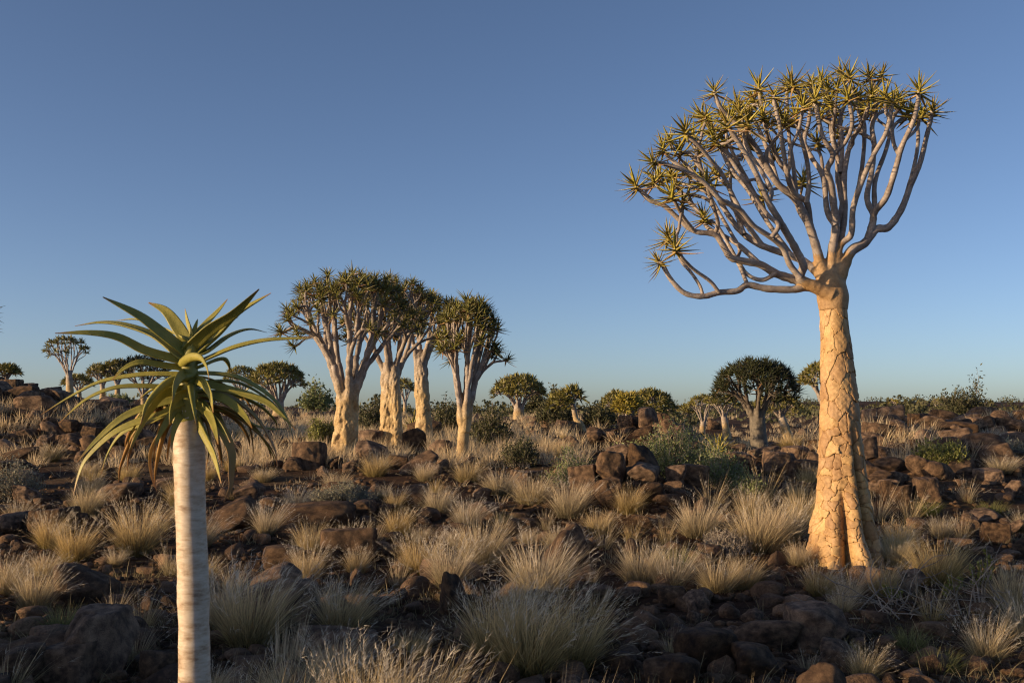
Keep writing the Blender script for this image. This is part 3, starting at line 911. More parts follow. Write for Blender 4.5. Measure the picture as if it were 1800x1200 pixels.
# ------------------------------------------------------------------ the young tree in front
DY = 3.5
def build_young_tree():
    def zp(x, y, dep=0.0): return pix(60 + x / 2.858, 480 + y / 2.858, DY + dep)
    mp = m_per_px(DY)
    foot = pix(344, HOR, DY); foot[2] = hz(foot[0], foot[1])
    t = thing('young_quiver_tree', 'young unbranched quiver tree with pale banded stem and one rosette of long green leaves', 'tree', tuple(foot), TREEGROUP)
    # stem
    sh = np.array([pix(x, y, DY) for x, y in ((331, 742), (331, 730), (331, 700), (332, 660), (335, 625), (338, 600))]) - foot
    mbs = MB(); tube(mbs, catmull(sh, 4), np.interp(np.linspace(0, 5, 21), range(6), np.array([26.5, 25, 19, 16, 12, 6]) * mp), 24, wob=0.02)
    prof = [(1700, 349, 31), (1400, 346, 29), (1200, 342, 27), (1100, 341, 26.5), (1000, 339, 26), (900, 335, 25.5), (870, 334, 27), (800, 333, 26), (745, 331, 26), (722, 331, 23), (700, 331, 15), (660, 333, 12), (610, 336, 8)]
    C = np.array([pix(x, y, DY) for y, x, w in prof]); C[0][2] = foot[2] - 0.2; C[0][0] = foot[0]; C[0][1] = foot[1]
    n, k = 150, 48
    s = np.linspace(0, 1, n)
    zz = C[0][2] + (C[-1][2] - C[0][2]) * s
    P = np.stack([np.interp(zz, C[:, 2], C[:, 0]), np.full(n, DY), zz], 1)
    rad = np.interp(zz, C[:, 2], [w * mp for _, _, w in prof])
    rad = rad * (1 + 0.028 * np.sin(zz * 34) * np.sin(zz * 7.3 + 1) + 0.02 * np.sin(zz * 13 + 0.6) + 0.006 * np.sin(zz * 120))
    mb = MB(); tube(mb, P - foot, rad, k, wob=0.004)
    link('stem', mb.mesh('stem', M_YOUNG), t)
    mL = make_leaf('young_leaf', (0.20, 0.185, 0.036), (0.265, 0.235, 0.046), (0.33, 0.285, 0.065), rough=0.5, transl=0.0, spot=14, vr=(0.85, 1.1))
    mO = make_leaf('young_leaf_old', (0.25, 0.18, 0.045), (0.36, 0.22, 0.065), (0.42, 0.23, 0.08), rough=0.5, transl=0.0, spot=14, vr=(0.85, 1.1))
    for m_, t0 in ((mL, 0.86), (mO, 0.5)):            # leaf tips that have dried to orange brown
        nt = m_.node_tree; b_ = nt.nodes['Principled BSDF']
        src = b_.inputs['Base Color'].links[0].from_socket
        at = N_(nt, 'ShaderNodeAttribute'); at.attribute_name = 'along'
        nt.links.new(mixc(nt, maprange(nt, at.outputs['Fac'], t0, 1.0, 0, 0.9), src, (0.26, 0.11, 0.035)), b_.inputs['Base Color'])
    L = [ # points, width (enlarged px), depth at tip, roll, old
        ([(760, 395), (640, 300), (520, 210), (345, 120)], 84, -.10, 40, 0), ([(730, 415), (600, 312), (450, 258), (330, 246), (205, 265)], 64, .10, 30, 0),
        ([(740, 440), (560, 390), (420, 322), (280, 300), (105, 302)], 78, -.14, 35, 0), ([(785, 375), (725, 275), (660, 190), (575, 148)], 86, .06, 45, 0),
        ([(790, 300), (770, 240), (758, 178)], 40, .02, 70, 0), ([(800, 300), (814, 255), (822, 230)], 28, .03, 60, 0),
        ([(775, 385), (880, 285), (1000, 205), (1130, 80)], 84, -.12, -40, 0), ([(815, 400), (920, 305), (1030, 195), (1190, 100)], 74, .02, -40, 0),
        ([(800, 320), (880, 235), (930, 182), (972, 130)], 54, .12, -50, 0), ([(870, 390), (980, 312), (1080, 280), (1172, 298)], 50, .14, -30, 0),
        ([(850, 435), (1000, 372), (1150, 337), (1290, 328), (1425, 328)], 50, -.05, -30, 0), ([(810, 350), (920, 265), (1025, 222)], 40, .18, -30, 0),
        ([(760, 330), (640, 270), (520, 232), (415, 238)], 36, .22, 30, 0),
        ([(735, 462), (780, 425), (835, 425), (868, 470), (880, 532)], 62, -.30, 35, 0), ([(760, 480), (640, 462), (530, 448), (450, 480), (390, 540)], 56, -.12, 25, 0),
        ([(770, 510), (640, 505), (520, 510), (330, 545), (180, 620), (35, 710)], 46, .0, 20, 0), ([(760, 580), (600, 568), (420, 572), (280, 622), (180, 700), (128, 752)], 46, -.12, 20, 0),
        ([(850, 460), (910, 435), (955, 432), (978, 462), (982, 492)], 48, .16, 0, 0), ([(830, 500), (1000, 515), (1120, 570), (1210, 640), (1270, 730), (1302, 840)], 48, .02, -20, 0),
        ([(820, 550), (1000, 590), (1150, 640), (1230, 700), (1312, 785)], 56, -.12, -25, 0), ([(810, 520), (740, 530), (660, 560), (575, 650), (535, 760)], 62, -.18, 30, 0),
        ([(800, 575), (660, 600), (580, 690), (525, 790), (470, 908)], 60, -.22, 30, 0), ([(850, 605), (950, 630), (1010, 670), (1060, 720), (1095, 778)], 66, -.20, -30, 0),
        ([(850, 590), (1020, 690), (1110, 762), (1200, 782), (1290, 782)], 34, .12, -20, 0), ([(780, 620), (600, 662), (450, 722), (320, 832), (215, 948)], 52, -.10, 25, 0),
        ([(770, 680), (560, 732), (400, 802), (270, 922), (225, 1010), (198, 1108)], 50, -.02, 25, 0), ([(760, 690), (560, 752), (440, 805), (372, 900), (336, 1008)], 46, .12, 25, 0),
        ([(745, 725), (665, 760), (600, 850), (580, 930), (590, 1020), (616, 1095)], 66, .06, 30, 1), ([(730, 760), (690, 810), (674, 880), (668, 948)], 42, .10, 40, 1),
        ([(790, 690), (850, 800), (905, 920), (940, 1055)], 70, -.13, -40, 0), ([(830, 690), (930, 770), (988, 890), (990, 1020), (985, 1080), (952, 1148)], 66, -.06, -35, 1),
        ([(860, 740), (885, 820), (880, 900), (862, 988)], 40, .09, -40, 1), ([(850, 520), (960, 560), (1050, 620), (1100, 690), (1120, 748)], 36, .18, -20, 1),
        ([(850, 640), (950, 680), (1050, 740), (1180, 860), (1242, 1002)], 42, .12, -20, 1), ([(850, 545), (980, 540), (1080, 570), (1200, 650), (1250, 720), (1282, 800)], 40, .10, -20, 0),
        ([(850, 620), (960, 650), (1040, 700), (1088, 790), (1105, 922)], 34, .18, -20, 1), ([(760, 640), (690, 655), (600, 690), (520, 760), (470, 850)], 40, .16, 20, 0),
        ([(770, 560), (690, 560), (600, 580), (520, 640)], 44, .2, 20, 0), ([(765, 500), (735, 515), (708, 565), (695, 645)], 62, -.28, 20, 0), ([(805, 535), (850, 550), (885, 610), (900, 700)], 60, -.27, -20, 0), ([(790, 560), (790, 590), (800, 660), (815, 760)], 62, -.24, 10, 0), ([(760, 700), (730, 720), (700, 790), (690, 880)], 52, -.16, 25, 0), ([(830, 650), (870, 690), (905, 770), (925, 860)], 56, -.22, -25, 0), ([(775, 655), (700, 700), (640, 790), (600, 880)], 54, -.18, 30, 0), ([(800, 640), (860, 690), (930, 760), (985, 850)], 54, -.2, -30, 0), ([(780, 600), (720, 620), (690, 680), (680, 760)], 56, -.26, 20, 0), ([(770, 640), (720, 660), (660, 690), (600, 720)], 46, -.2, 20, 0)]
    ry_ = random.Random(77)
    for i in range(16):                                # the fuller skirt of old leaves all round the stem
        sd = ry_.choice((-1, 1)); y0 = ry_.uniform(590, 720); rx = ry_.uniform(120, 420); dr = ry_.uniform(180, 380)
        L.append(([(790 + sd * 40, y0), (790 + sd * rx * 0.45, y0 + 10), (790 + sd * rx * 0.8, y0 + dr * 0.35), (790 + sd * rx, y0 + dr * 0.75), (790 + sd * rx * 1.04, y0 + dr)], ry_.uniform(34, 54), ry_.uniform(0.02, 0.32), 20, ry_.random() < 0.55))
    link('leaf_sheath', mbs.mesh('leaf_sheath', mL), t)
    for pts, w, dep, roll, old in L:
        n = len(pts)
        cx = 790
        C = []
        for i, (x, y) in enumerate(pts):
            f_ = i / (n - 1)
            C.append(zp(x, y, dep * f_ ** 0.8))
        C = np.array(C)
        stem_pt = np.array([zp(cx, pts[0][1])[0], DY, C[0][2]])
        C = np.vstack([stem_pt + (C[0] - stem_pt) * 0.25 - np.array([0, 0, 0.012]), C])
        Pc = catmull(C, 7)
        tt = np.concatenate([[0], np.cumsum(np.linalg.norm(np.diff(Pc, axis=0), axis=1))]); tt /= tt[-1]
        ww = w / 2.858 * mp * 0.78
        prof_w = ww * np.clip((1.05 + 0.1 * tt) * (1 - tt ** 2.1) ** 0.9 + 0.05, 0.10, 1.0)
        T = np.gradient(Pc, axis=0); T /= np.linalg.norm(T, axis=1)[:, None]
        u = np.array([0, 0, 1.0])
        if T[0][2] > 0.75: u = nrm(np.array([-(pts[-1][0] - cx), -60.0, 60.0]))
        nn = nrm(u - T[0] * u.dot(T[0]))
        # roll towards the camera
        s0 = np.cross(T[0], nn)
        toward = -1.0 if s0[1] > 0 else 1.0
        a = R(abs(roll)) * toward
        nn = nn * math.cos(a) + s0 * math.sin(a)
        k = 10
        V = []
        for p, tg, wv in zip(Pc, T, prof_w):
            nn = nrm(nn - tg * nn.dot(tg)); sd = np.cross(tg, nn)
            for q in range(k):
                an = 2 * math.pi * q / k
                x_, y_ = math.cos(an) * 0.5, math.sin(an)
                yy = y_ * 0.10 if y_ > 0 else y_ * 0.24
                yy += 0.16 * (2 * abs(x_)) ** 2 - 0.06
                V.append(p + sd * x_ * wv + nn * yy * wv)
        m = len(Pc)
        i = np.arange(m - 1)[:, None] * k; j = np.arange(k)[None, :]; j2 = (j + 1) % k
        Q = np.stack([i + j, i + j2, i + k + j2, i + k + j], -1).reshape(-1, 4)
        mb = MB(); mb.add(np.array(V) - foot, Q)
        me = mb.mesh('leaf', mO if old else mL)
        at = me.attributes.new('along', 'FLOAT', 'POINT')
        at.data.foreach_set('value', np.repeat(tt, k).astype(np.float32))
        link('leaf', me, t)
build_young_tree()

# ------------------------------------------------------------------ the other quiver trees
def build_trees():
    M_SHADETRUNK = make_leaf('shaded_trunk_bark', (0.08, 0.065, 0.05), (0.13, 0.105, 0.08), (0.19, 0.155, 0.12), rough=0.7, transl=0)  # shade on the domed tree's trunk and boughs put into the bark colour
    Q = quiver_tree
    Q('broad quiver tree with stout pale trunk and the widest dense crown', 606, 20.0, (611, 690), 44, 38, [(616, 474, 582, 616, 134)], 135, 31, limbs=7,
      rough=0.09, lobes=3, groove=0.15, base_py=800)
    Q('quiver tree with deeply split double trunk behind the broadest dense crown', 688, 22.5, (688, 655), 32, 30, [(692, 484, 575, 612, 100)], 90, 32, limbs=6, rough=0.10, lobes=3, groove=0.2, base_py=800, columns=True)
    Q('quiver tree with shaggy upright trunk between the split trunk and the slender pale tree', 748, 25.0, (738, 632), 29, 25, [(756, 512, 580, 616, 74)], 70, 33, limbs=5, rough=0.11, lobes=3, groove=0.25, base_py=770)
    Q('slender quiver tree with smooth white trunk forking low and one bough curving out', 812, 18.5, (816, 738), 20, 19, [(824, 523, 588, 640, 58)], 60, 34, limbs=6,
      extra=[(893, 630, 0.0), (868, 605, -.2), (875, 575, .2), (866, 622, .1), (775, 612, -.3), (790, 630, .4), (800, 610, -.4)], rough=0.02, base_py=808)
    Q('dark domed quiver tree with trunk greyed for shade standing behind shadowed rocks', 1335, 33.0, (1330, 726), 30, 26, [(1328, 630, 690, 712, 79)], 190, 35, limbs=8, ros=ROS_DARK, rough=0.03, trunk_mat=M_SHADETRUNK, ros_scale=1.15, rt_px=1.0, base_py=800)
    far = [
        ('small flat topped quiver tree with dense low crown beside the slender pale tree', 912, 40, (912, 712), 20, 18, [(912, 659, 692, 702, 50)], 70, 741),
        ('crooked leaning quiver tree with a sparse ragged crown', 1030, 30, (1008, 712), 12, 8, [(1005, 678, 700, 708, 22), (985, 690, 715, 720, 22)], 22, 42),
        ('hazy brownish quiver crown rising behind the middle rock outcrop', 1088, 46, (1090, 728), 12, 11, [(1088, 687, 715, 725, 37)], 40, 43),
        ('yellow green quiver crown spreading just above the middle rock outcrop', 1105, 36, (1103, 735), 14, 12, [(1103, 692, 722, 732, 28)], 34, 44),
        ('wide domed quiver crown behind the dark top of the middle rock outcrop', 1140, 39, (1140, 736), 16, 14, [(1141, 685, 722, 732, 50)], 60, 45),
        ('small round quiver tree between the middle outcrop and two slim trees', 1205, 70, (1206, 735), 7, 6, [(1206, 712, 726, 732, 19)], 26, 46),
        ('slim forking quiver tree with greyish trunk beside a slim sunlit one', 1234, 56, (1236, 742), 10, 9, [(1237, 694, 712, 716, 27)], 24, 47),
        ('slim quiver tree with bright orange sunlit trunk left of the dark dome', 1278, 50, (1272, 730), 14, 10, [(1268, 692, 710, 716, 33)], 28, 48),
        ('leaning quiver tree with bright cracked trunk behind the dark dome', 1388, 40, (1372, 728), 17, 13, [(1366, 694, 712, 722, 40)], 36, 49),
        ('loose brown quiver crown half hidden by the tall peeling trunk', 1452, 36, (1448, 712), 12, 10, [(1446, 638, 672, 684, 42)], 42, 50),
        ('low rounded quiver tree between the leaning trunk and the tall peeling trunk', 1396, 72, (1396, 738), 7, 6, [(1397, 712, 727, 731, 21)], 28, 51),
        ('little dark quiver tree on the plain beside the low rounded one', 1415, 80, (1415, 741), 5, 5, [(1415, 722, 734, 737, 13)], 18, 52),
        ('tiny flat topped quiver tree on the skyline just left of the tall trunk', 1434, 130, (1434, 726), 4, 3, [(1432, 713, 721, 723, 12)], 18, 53),
        ('tiny mushroom shaped quiver tree alone on the far ridge', 1571, 150, (1571, 714), 3, 3, [(1571, 700, 709, 711, 9)], 18, 54),
        ('tiny pale quiver tree on the far ridge beside a green mound of scrub', 1594, 160, (1594, 720), 3, 3, [(1594, 706, 714, 716, 8)], 16, 55),
        ('tiny rounded quiver tree on the far ridge next to a lopsided one', 1621, 155, (1621, 714), 3, 3, [(1621, 701, 710, 712, 9)], 18, 56),
        ('tiny lopsided quiver tree on the far ridge beside the thin leafed tree', 1646, 150, (1646, 714), 3, 3, [(1648, 700, 708, 711, 12)], 20, 57),
        ('open quiver tree standing clear on the rocky slope behind the young stem', 124, 45, (121, 657), 14, 11, [(117, 592, 612, 628, 37)], 20, 58),
        ('low quiver crown just behind the open tree on the rocky slope', 140, 56, (138, 684), 8, 7, [(137, 658, 674, 678, 27)], 30, 59),
        ('quiver tree with bright short trunk, the lower of a close pair', 180, 50, (180, 676), 10, 8, [(178, 638, 660, 664, 25)], 28, 60),
        ('quiver tree with bright short trunk, the higher of a close pair', 206, 50, (206, 672), 10, 8, [(206, 631, 654, 658, 26)], 30, 61),
        ('dark quiver crown mostly hidden behind the long green leaves', 252, 46, (252, 690), 12, 10, [(250, 624, 660, 668, 50)], 50, 62),
        ('grey quiver crown behind drooping green leaf tips', 424, 58, (426, 698), 9, 8, [(424, 643, 668, 674, 32)], 34, 63),
        ('domed grey quiver tree between the young stem and the broad dense tree', 490, 43, (490, 704), 20, 17, [(487, 637, 672, 682, 51)], 78, 64),
        ('small quiver tree glimpsed between the broad trunk and split trunk', 712, 60, (712, 705), 7, 6, [(711, 667, 686, 690, 20)], 24, 65),
        ('small bushy quiver crown on top of the left rocky slope', 12, 40, (12, 664), 6, 5, [(12, 641, 656, 660, 23)], 22, 66)]
    for lab, bx, D, fork, w0, w1, cr, n, seed in far:
        yel = 'yellow' in lab or 'mushroom' in lab
        dark = ('dark quiver crown' in lab or 'little dark' in lab)
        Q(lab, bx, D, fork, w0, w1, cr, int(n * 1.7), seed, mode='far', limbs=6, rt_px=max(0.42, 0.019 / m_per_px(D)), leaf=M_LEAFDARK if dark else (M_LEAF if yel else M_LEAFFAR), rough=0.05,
          ros_scale=0.85 if D < 60 else 1.15, nl=22 if D < 60 else 12, lean=-0.12 if 'crooked' in lab else 0.0)
    # a tree whose leaf tips reach in at the left edge
    Q('quiver tree whose leaf tips hang beside the left rocky slope', -150, 12.0, (-140, 640), 60, 50, [(-150, 430, 540, 570, 128)], 40, 70, limbs=5, extra=[(-22, 545, 0.0)], rough=0.05)
build_trees()

# ------------------------------------------------------------------ rocks
def icosphere(sub):
    import bmesh
    bm = bmesh.new(); bmesh.ops.create_icosphere(bm, subdivisions=sub, radius=1.0)
    v = np.array([x.co[:] for x in bm.verts]); f = np.array([[q.index for q in p.verts] for p in bm.faces])
    bm.free(); return v, f
ICO4, ICO2 = icosphere(5), icosphere(2)
def n3(v, f, rng, oct_=4, gain=0.5):
    s = 0
    for o in range(oct_):
        for k in range(4):
            w = rng.standard_normal(3) * f * 1.9 ** o
            s = s + gain ** o * np.sin(v @ w + rng.uniform(0, 6.28))
    return s / 4
def rock_mesh(seed, ico, blocky=0.5, name='boulder'):
    rng = np.random.default_rng(seed)
    v, f = ico
    m = rng.integers(9, 15)
    nrmls = rng.standard_normal((m, 3)); nrmls /= np.linalg.norm(nrmls, axis=1)[:, None]
    nrmls = np.vstack([nrmls, np.eye(3), -np.eye(3)]) if blocky > 0.4 else nrmls
    h = rng.uniform(0.62, 1.0, len(nrmls))
    dn = np.maximum(v @ nrmls.T, 1e-3) / h
    p = 6 + 28 * blocky
    r = 1.0 / (np.sum(dn ** p, 1) ** (1 / p) + 1e-9)
    r = np.minimum(r, 1.5)
    r = r * (1 + 0.06 * n3(v, 1.6, rng) + 0.035 * n3(v, 5.0, rng, 4, 0.6))
    # a few broken steps
    st = n3(v, 1.1, rng, 2)
    r = r * (1 - 0.06 * (st > 0.35) - 0.05 * (st < -0.45))
    w = v * r[:, None]
    w -= (w.max(0) + w.min(0)) / 2
    w /= (w.max(0) - w.min(0)) / 2
    mb = MB(); mb.add(w, None, f)
    return mb.mesh(name, M_ROCK)
ROCKS_A = [rock_mesh(100 + i, ICO4, 0.75) for i in range(9)]      # angular
ROCKS_R = [rock_mesh(200 + i, ICO4, 0.0) for i in range(9)]      # rounded

LAND = []      # landmarks used to say where a rock or a tuft is: name, x, y
def landmark(name, px, D): p = pix(px, HOR, D); LAND.append((name, p[0], p[1]))
landmark('the tall trunk', 1487, 10.7)
landmark('the boulder pile', 1095, 13.7)
landmark('the broad tree', 606, 20)
landmark('the white trunk', 812, 18.5)
landmark('the rock stack', 1600, 16)
landmark('the green bush', 1180, 16.2)
landmark('the middle outcrop', 1130, 22)
landmark('the dome tree', 1335, 30)
landmark('the rocky slope', 60, 25)
landmark('the young stem', 344, 4.2)
landmark('the shaded boulders', 1340, 7.2)
landmark('the dark ledges', 520, 12.0)
landmark('the twig shrub', 1650, 8.2)
def near(x, y): return sorted(LAND, key=lambda l: ((l[1] - x) ** 2 + (l[2] - y) ** 2) / (1 + 0.03 * l[2]) ** 2)[0][0]
def near2(x, y):
    o = sorted(LAND, key=lambda l: ((l[1] - x) ** 2 + (l[2] - y) ** 2) / (1 + 0.03 * l[2]) ** 2)
    return f'{o[0][0]} towards {o[1][0]}'

ROCKPOS = []
rrk = random.Random(5)
def put_rock(c, sx, sy, sz, round_=None, label=None, rot=None):
    rnd = rrk.random() < 0.35 if round_ is None else round_
    me = rrk.choice(ROCKS_R if rnd else ROCKS_A)
    o = link('boulder', me, None, tuple(c))
    o.scale = (sx, sy, sz)
    o.rotation_euler = (rrk.uniform(-0.15, 0.15), rrk.uniform(-0.15, 0.15), rrk.choice((0, math.pi / 2, math.pi, -math.pi / 2)) + rrk.uniform(-0.25, 0.25) if rot is None else rot)
    s = (sx * sy * sz) ** (1 / 3)
    z = near(c[0], c[1])
    size = ('little', 'small', 'middling', 'big', 'huge')[int(np.digitize(s, (0.11, 0.16, 0.22, 0.33)))]
    shape = 'rounded' if rnd else 'angular'
    flat = 'flat ' if sz < 0.62 * (sx + sy) / 2 else ('upright ' if sz > 0.95 * (sx + sy) / 2 else ('long ' if sx > 1.25 * sy else ''))
    tag(o, label or f'{size} {flat}{shape} brown rock nearest {near2(c[0], c[1])}', 'rock', f'rocks around {z}')
    ROCKPOS.append((c[0], c[1], max(sx, sy)))
    return o
def rock_px(px, pb, w, h, D=None, round_=None, label=None, dep=1.0):
    if D is None:
        g = ground_hit(px, pb)
        if g is None: return
        D = g[1]
    mp = m_per_px(D)
    sx, sz = w * mp / 2 * 1.04, h * mp / 2 * 1.15
    sy = (0.55 * sx + 0.45 * sz) * dep
    c = pix(px, pb - h / 2, D + sy * 0.6)
    c[2] -= sz * 0.08
    return put_rock(c, sx, sy, sz, round_, label)

# central pile, piece by piece
for (px, pb, w, h, D, rd, lb) in [
    (1073, 846, 56, 54, 13.6, False, 'tall slanting boulder with a sunlit slab face in the central pile'),
    (1133, 832, 62, 50, 14.1, True, 'dark round topped boulder crowning the central pile'),
    (1130, 852, 60, 38, 13.6, False, 'orange lit block wedged under the dark round boulder of the central pile'),
    (1090, 815, 52, 34, 14.4, False, 'flat boulder at the back of the central pile'),
    (1026, 862, 50, 44, 13.7, False, 'rough brown boulder on the outer side of the central pile'),
    (1068, 884, 46, 42, 13.2, False, 'slanting lower slab leaning against the foot of the central pile'),
    (1138, 886, 66, 40, 13.2, True, 'shaded low boulder under the lit block of the central pile'),
    (1190, 856, 36, 38, 13.7, False, 'pointed reddish stone standing apart beside the central pile'),
    (1100, 872, 60, 50, 13.9, True, 'hidden dark boulder carrying the central pile'),
    (1215, 850, 60, 34, 14.3, False, 'dark boulder in the shade of the sprawling bush')]:
    rock_px(px, pb, w, h, D, rd, lb)
# middle outcrop
for (px, pb, w, h) in [(1100, 757, 28, 27), (1121, 747, 22, 24), (1141, 762, 36, 46), (1166, 742, 22, 16), (1190, 774, 32, 28), (1092, 774, 24, 20), (1066, 774, 30, 15), (1046, 774, 30, 24),
                       (1108, 774, 28, 24), (1130, 776, 34, 28), (1158, 772, 30, 30), (1206, 768, 28, 20), (1175, 757, 26, 22), (1073, 762, 16, 12)]:
    rock_px(px, pb, w, h, 21.5 + rrk.uniform(-0.5, 0.6))
# rocks at the feet of the group of trees
for (px, pb, w, h, D) in [(544, 829, 56, 52, 17.6), (518, 832, 40, 30, 17.4), (658, 812, 66, 36, 18.5), (738, 836, 68, 44, 17.0), (615, 830, 26, 22, 17.2), (728, 797, 36, 44, 20.5), (773, 802, 44, 32, 19.0),
                          (700, 826, 34, 26, 17.6), (590, 822, 30, 20, 17.6), (760, 838, 30, 24, 16.8), (570, 838, 26, 18, 16.8)]:
    rock_px(px, pb, w, h, D)
# stacked rocks behind the tall trunk, right-hand outcrop
for (px, pb, w, h, D) in [(1607, 748, 22, 21, 20.5), (1547, 774, 38, 30, 19), (1580, 776, 42, 36, 19), (1607, 768, 20, 24, 19.5), (1626, 786, 46, 32, 18.3), (1608, 792, 30, 20, 18), (1700, 756, 42, 32, 24), (1720, 752, 36, 20, 23.4),
                          (1760, 746, 40, 24, 26), (1698, 780, 28, 24, 22.5), (1713, 770, 36, 26, 22.9), (1728, 784, 34, 24, 22.2), (1534, 834, 36, 40, 15.2), (1546, 846, 42, 20, 14.8), (1581, 848, 36, 28, 15), (1612, 834, 46, 36, 15.8),
                          (1619, 848, 22, 18, 15.0), (1602, 855, 16, 16, 14.9), (1564, 874, 28, 28, 14.4), (1582, 884, 38, 30, 14.2), (1628, 885, 42, 46, 14.2), (1549, 868, 50, 28, 14.7), (1668, 841, 18, 12, 15.8), (1650, 850, 50, 40, 15.6),
                          (1704, 904, 34, 22, 13.2), (1696, 918, 32, 20, 12.8), (1748, 944, 52, 34, 12.2), (1784, 920, 30, 22, 12.9), (1796, 968, 40, 26, 11.4), (1620, 941, 30, 18, 11.9), (1662, 956, 34, 22, 11.6), (1726, 966, 38, 14, 11.4),
                          (1765, 897, 14, 16, 13.6), (1560, 800, 60, 28, 16.8), (1660, 800, 50, 30, 17.2), (1520, 800, 40, 34, 17), (1690, 830, 60, 30, 16.4), (1740, 850, 50, 26, 15.8), (1640, 770, 34, 20, 20), (1780, 870, 44, 26, 14.8)]:
    rock_px(px, pb, w, h, D)
# dark rocks in front of the domed tree
for (px, pb, w, h, D) in [(1370, 836, 66, 42, 17.5), (1416, 856, 62, 48, 16.5), (1300, 828, 54, 34, 18), (1345, 806, 50, 26, 20), (1400, 812, 54, 28, 19.5), (1440, 834, 40, 40, 18.5), (1290, 800, 40, 20, 21), (1262, 830, 46, 30, 17.6), (1330, 860, 40, 24, 15.6), (1452, 870, 50, 36, 15.4)]:
    rock_px(px, pb, w, h, D)
# smooth boulders in the shaded foreground and ledges further left
for (px, pb, w, h, rd) in [(1238, 1180, 104, 78, True), (1342, 1142, 104, 54, True), (1434, 1136, 108, 74, False), (1190, 1214, 72, 62, True), (1332, 1196, 110, 62, True), (1322, 1094, 48, 24, True), (1222, 1096, 34, 24, True),
                           (1180, 1066, 44, 36, False), (1222, 1074, 40, 34, False), (1038, 1064, 94, 38, True), (958, 1152, 74, 54, True), (1172, 1200, 104, 50, True), (1104, 1060, 52, 30, True), (823, 1078, 64, 40, True), (1110, 1150, 40, 24, True),
                           (1230, 1120, 34, 18, True), (1130, 1096, 34, 20, True), (1080, 1092, 46, 22, True), (1290, 1116, 40, 18, True),
                           (126, 1206, 100, 76, False), (40, 1210, 90, 76, True), (176, 1196, 110, 120, False), (286, 1204, 70, 66, True), (94, 942, 74, 48, False), (48, 884, 44, 30, False), (412, 930, 110, 56, True), (560, 930, 134, 54, False), (720, 890, 66, 36, False),
                           (488, 1050, 86, 52, False), (592, 1156, 134, 54, False), (800, 1084, 52, 76, True), (700, 1060, 40, 24, True), (50, 860, 60, 34, True), (440, 880, 60, 30, False), (640, 905, 50, 26, False), (20, 940, 60, 40, True),
                           (1250, 985, 50, 26, False), (1010, 950, 60, 24, False), (850, 915, 60, 34, False), (1500, 1130, 40, 26, True), (1560, 1186, 60, 30, True)]:
    rock_px(px, pb, w, h, None, rd)
for i in range(46):
    px = rrk.uniform(1515, 1900); D = rrk.uniform(16.5, 29)
    p = pix(px, HOR, D); s = rrk.uniform(0.13, 0.36) * (0.6 + D / 45)
    put_rock((p[0], D, hz(p[0], D) + s * 0.3), s * rrk.uniform(0.9, 1.4), s, s * rrk.uniform(0.6, 1.0))
# two stones standing close to the lens, catching the sun
for (px, pt, w, D, lb) in [(1450, 1172, 110, 5.0, 'rounded stone with a sunlit red top in front of the smooth shaded boulders'), (800, 1182, 50, 4.9, 'pale sunlit stone rising among tall foreground stalks')]:
    mp = m_per_px(D)
    top = pix(px, pt, D); g = hz(top[0], D)
    sz = (top[2] - g) / 2 + 0.1
    put_rock((top[0], D, top[2] - sz), w * mp / 2, w * mp / 2, sz, True, lb)
# left slope
for (px, pb, w, h) in [(70, 700, 28, 22), (20, 690, 36, 36), (45, 706, 34, 30), (8, 712, 30, 30), (30, 728, 44, 26), (64, 728, 36, 24), (8, 745, 36, 28), (90, 748, 36, 26), (120, 752, 34, 26), (155, 748, 40, 26), (165, 768, 44, 30),
                       (200, 758, 36, 24), (240, 752, 30, 24), (50, 756, 40, 24), (20, 775, 60, 30), (210, 776, 40, 26), (130, 775, 44, 24), (260, 772, 36, 22), (80, 776, 36, 22), (300, 765, 30, 22), (40, 800, 70, 34), (150, 800, 60, 28)]:
    rock_px(px, pb + 6, w * 0.85, h * 0.8, 26 - (pb - 690) * 0.07)
# more stones, strewn over the ground
def strew_rocks(n, rng):
    made = 0; tries = 0
    while made < n and tries < 4000:
        tries += 1
        px = rng.uniform(-160, 1960); py = 735 + (1290 - 735) * rng.random() ** 1.9
        g = ground_hit(px, py)
        if g is None or g[1] > 60 or g[1] < 4.2: continue
        if abs(px - 1487) < 100 and abs(g[1] - DT) < 0.9: continue
        s = 0.07 + 0.22 * rng.random() ** 1.8 + 0.004 * g[1]
        if any((g[0] - x) ** 2 + (g[1] - y) ** 2 < (s + r_) ** 2 * 0.7 for x, y, r_ in ROCKPOS): continue
        sx, sy, sz = s * rng.uniform(0.8, 1.4), s * rng.uniform(0.8, 1.3), s * rng.uniform(0.5, 1.0)
        put_rock((g[0], g[1], hz(g[0], g[1]) + sz * 0.35), sx, sy, sz, rot=rng.uniform(0, 6.28))
        made += 1
for i in range(46):
    px = rrk.uniform(-70, 290); D = rrk.uniform(19.5, 27) if px > 80 else rrk.uniform(21, 30)
    p = pix(px, HOR, D); s = rrk.uniform(0.18, 0.42)
    put_rock((p[0], D, hz(p[0], D) + s * 0.25), s * 1.2, s, s * 0.8)
strew_rocks(72, random.Random(9))
# unseen boulders added on the left mound, making its shadow edge irregular
for i in range(16):
    x = -9.4 + rrk.uniform(-1.2, 1.5); y = rrk.uniform(2.8, 4.6)
    s = rrk.uniform(0.25, 0.5)
    put_rock((x, y, hz(x, y) + s * 0.25), s * 1.2, s, s * 0.8, label='unseen boulder added on the shading mound beside the young stem')

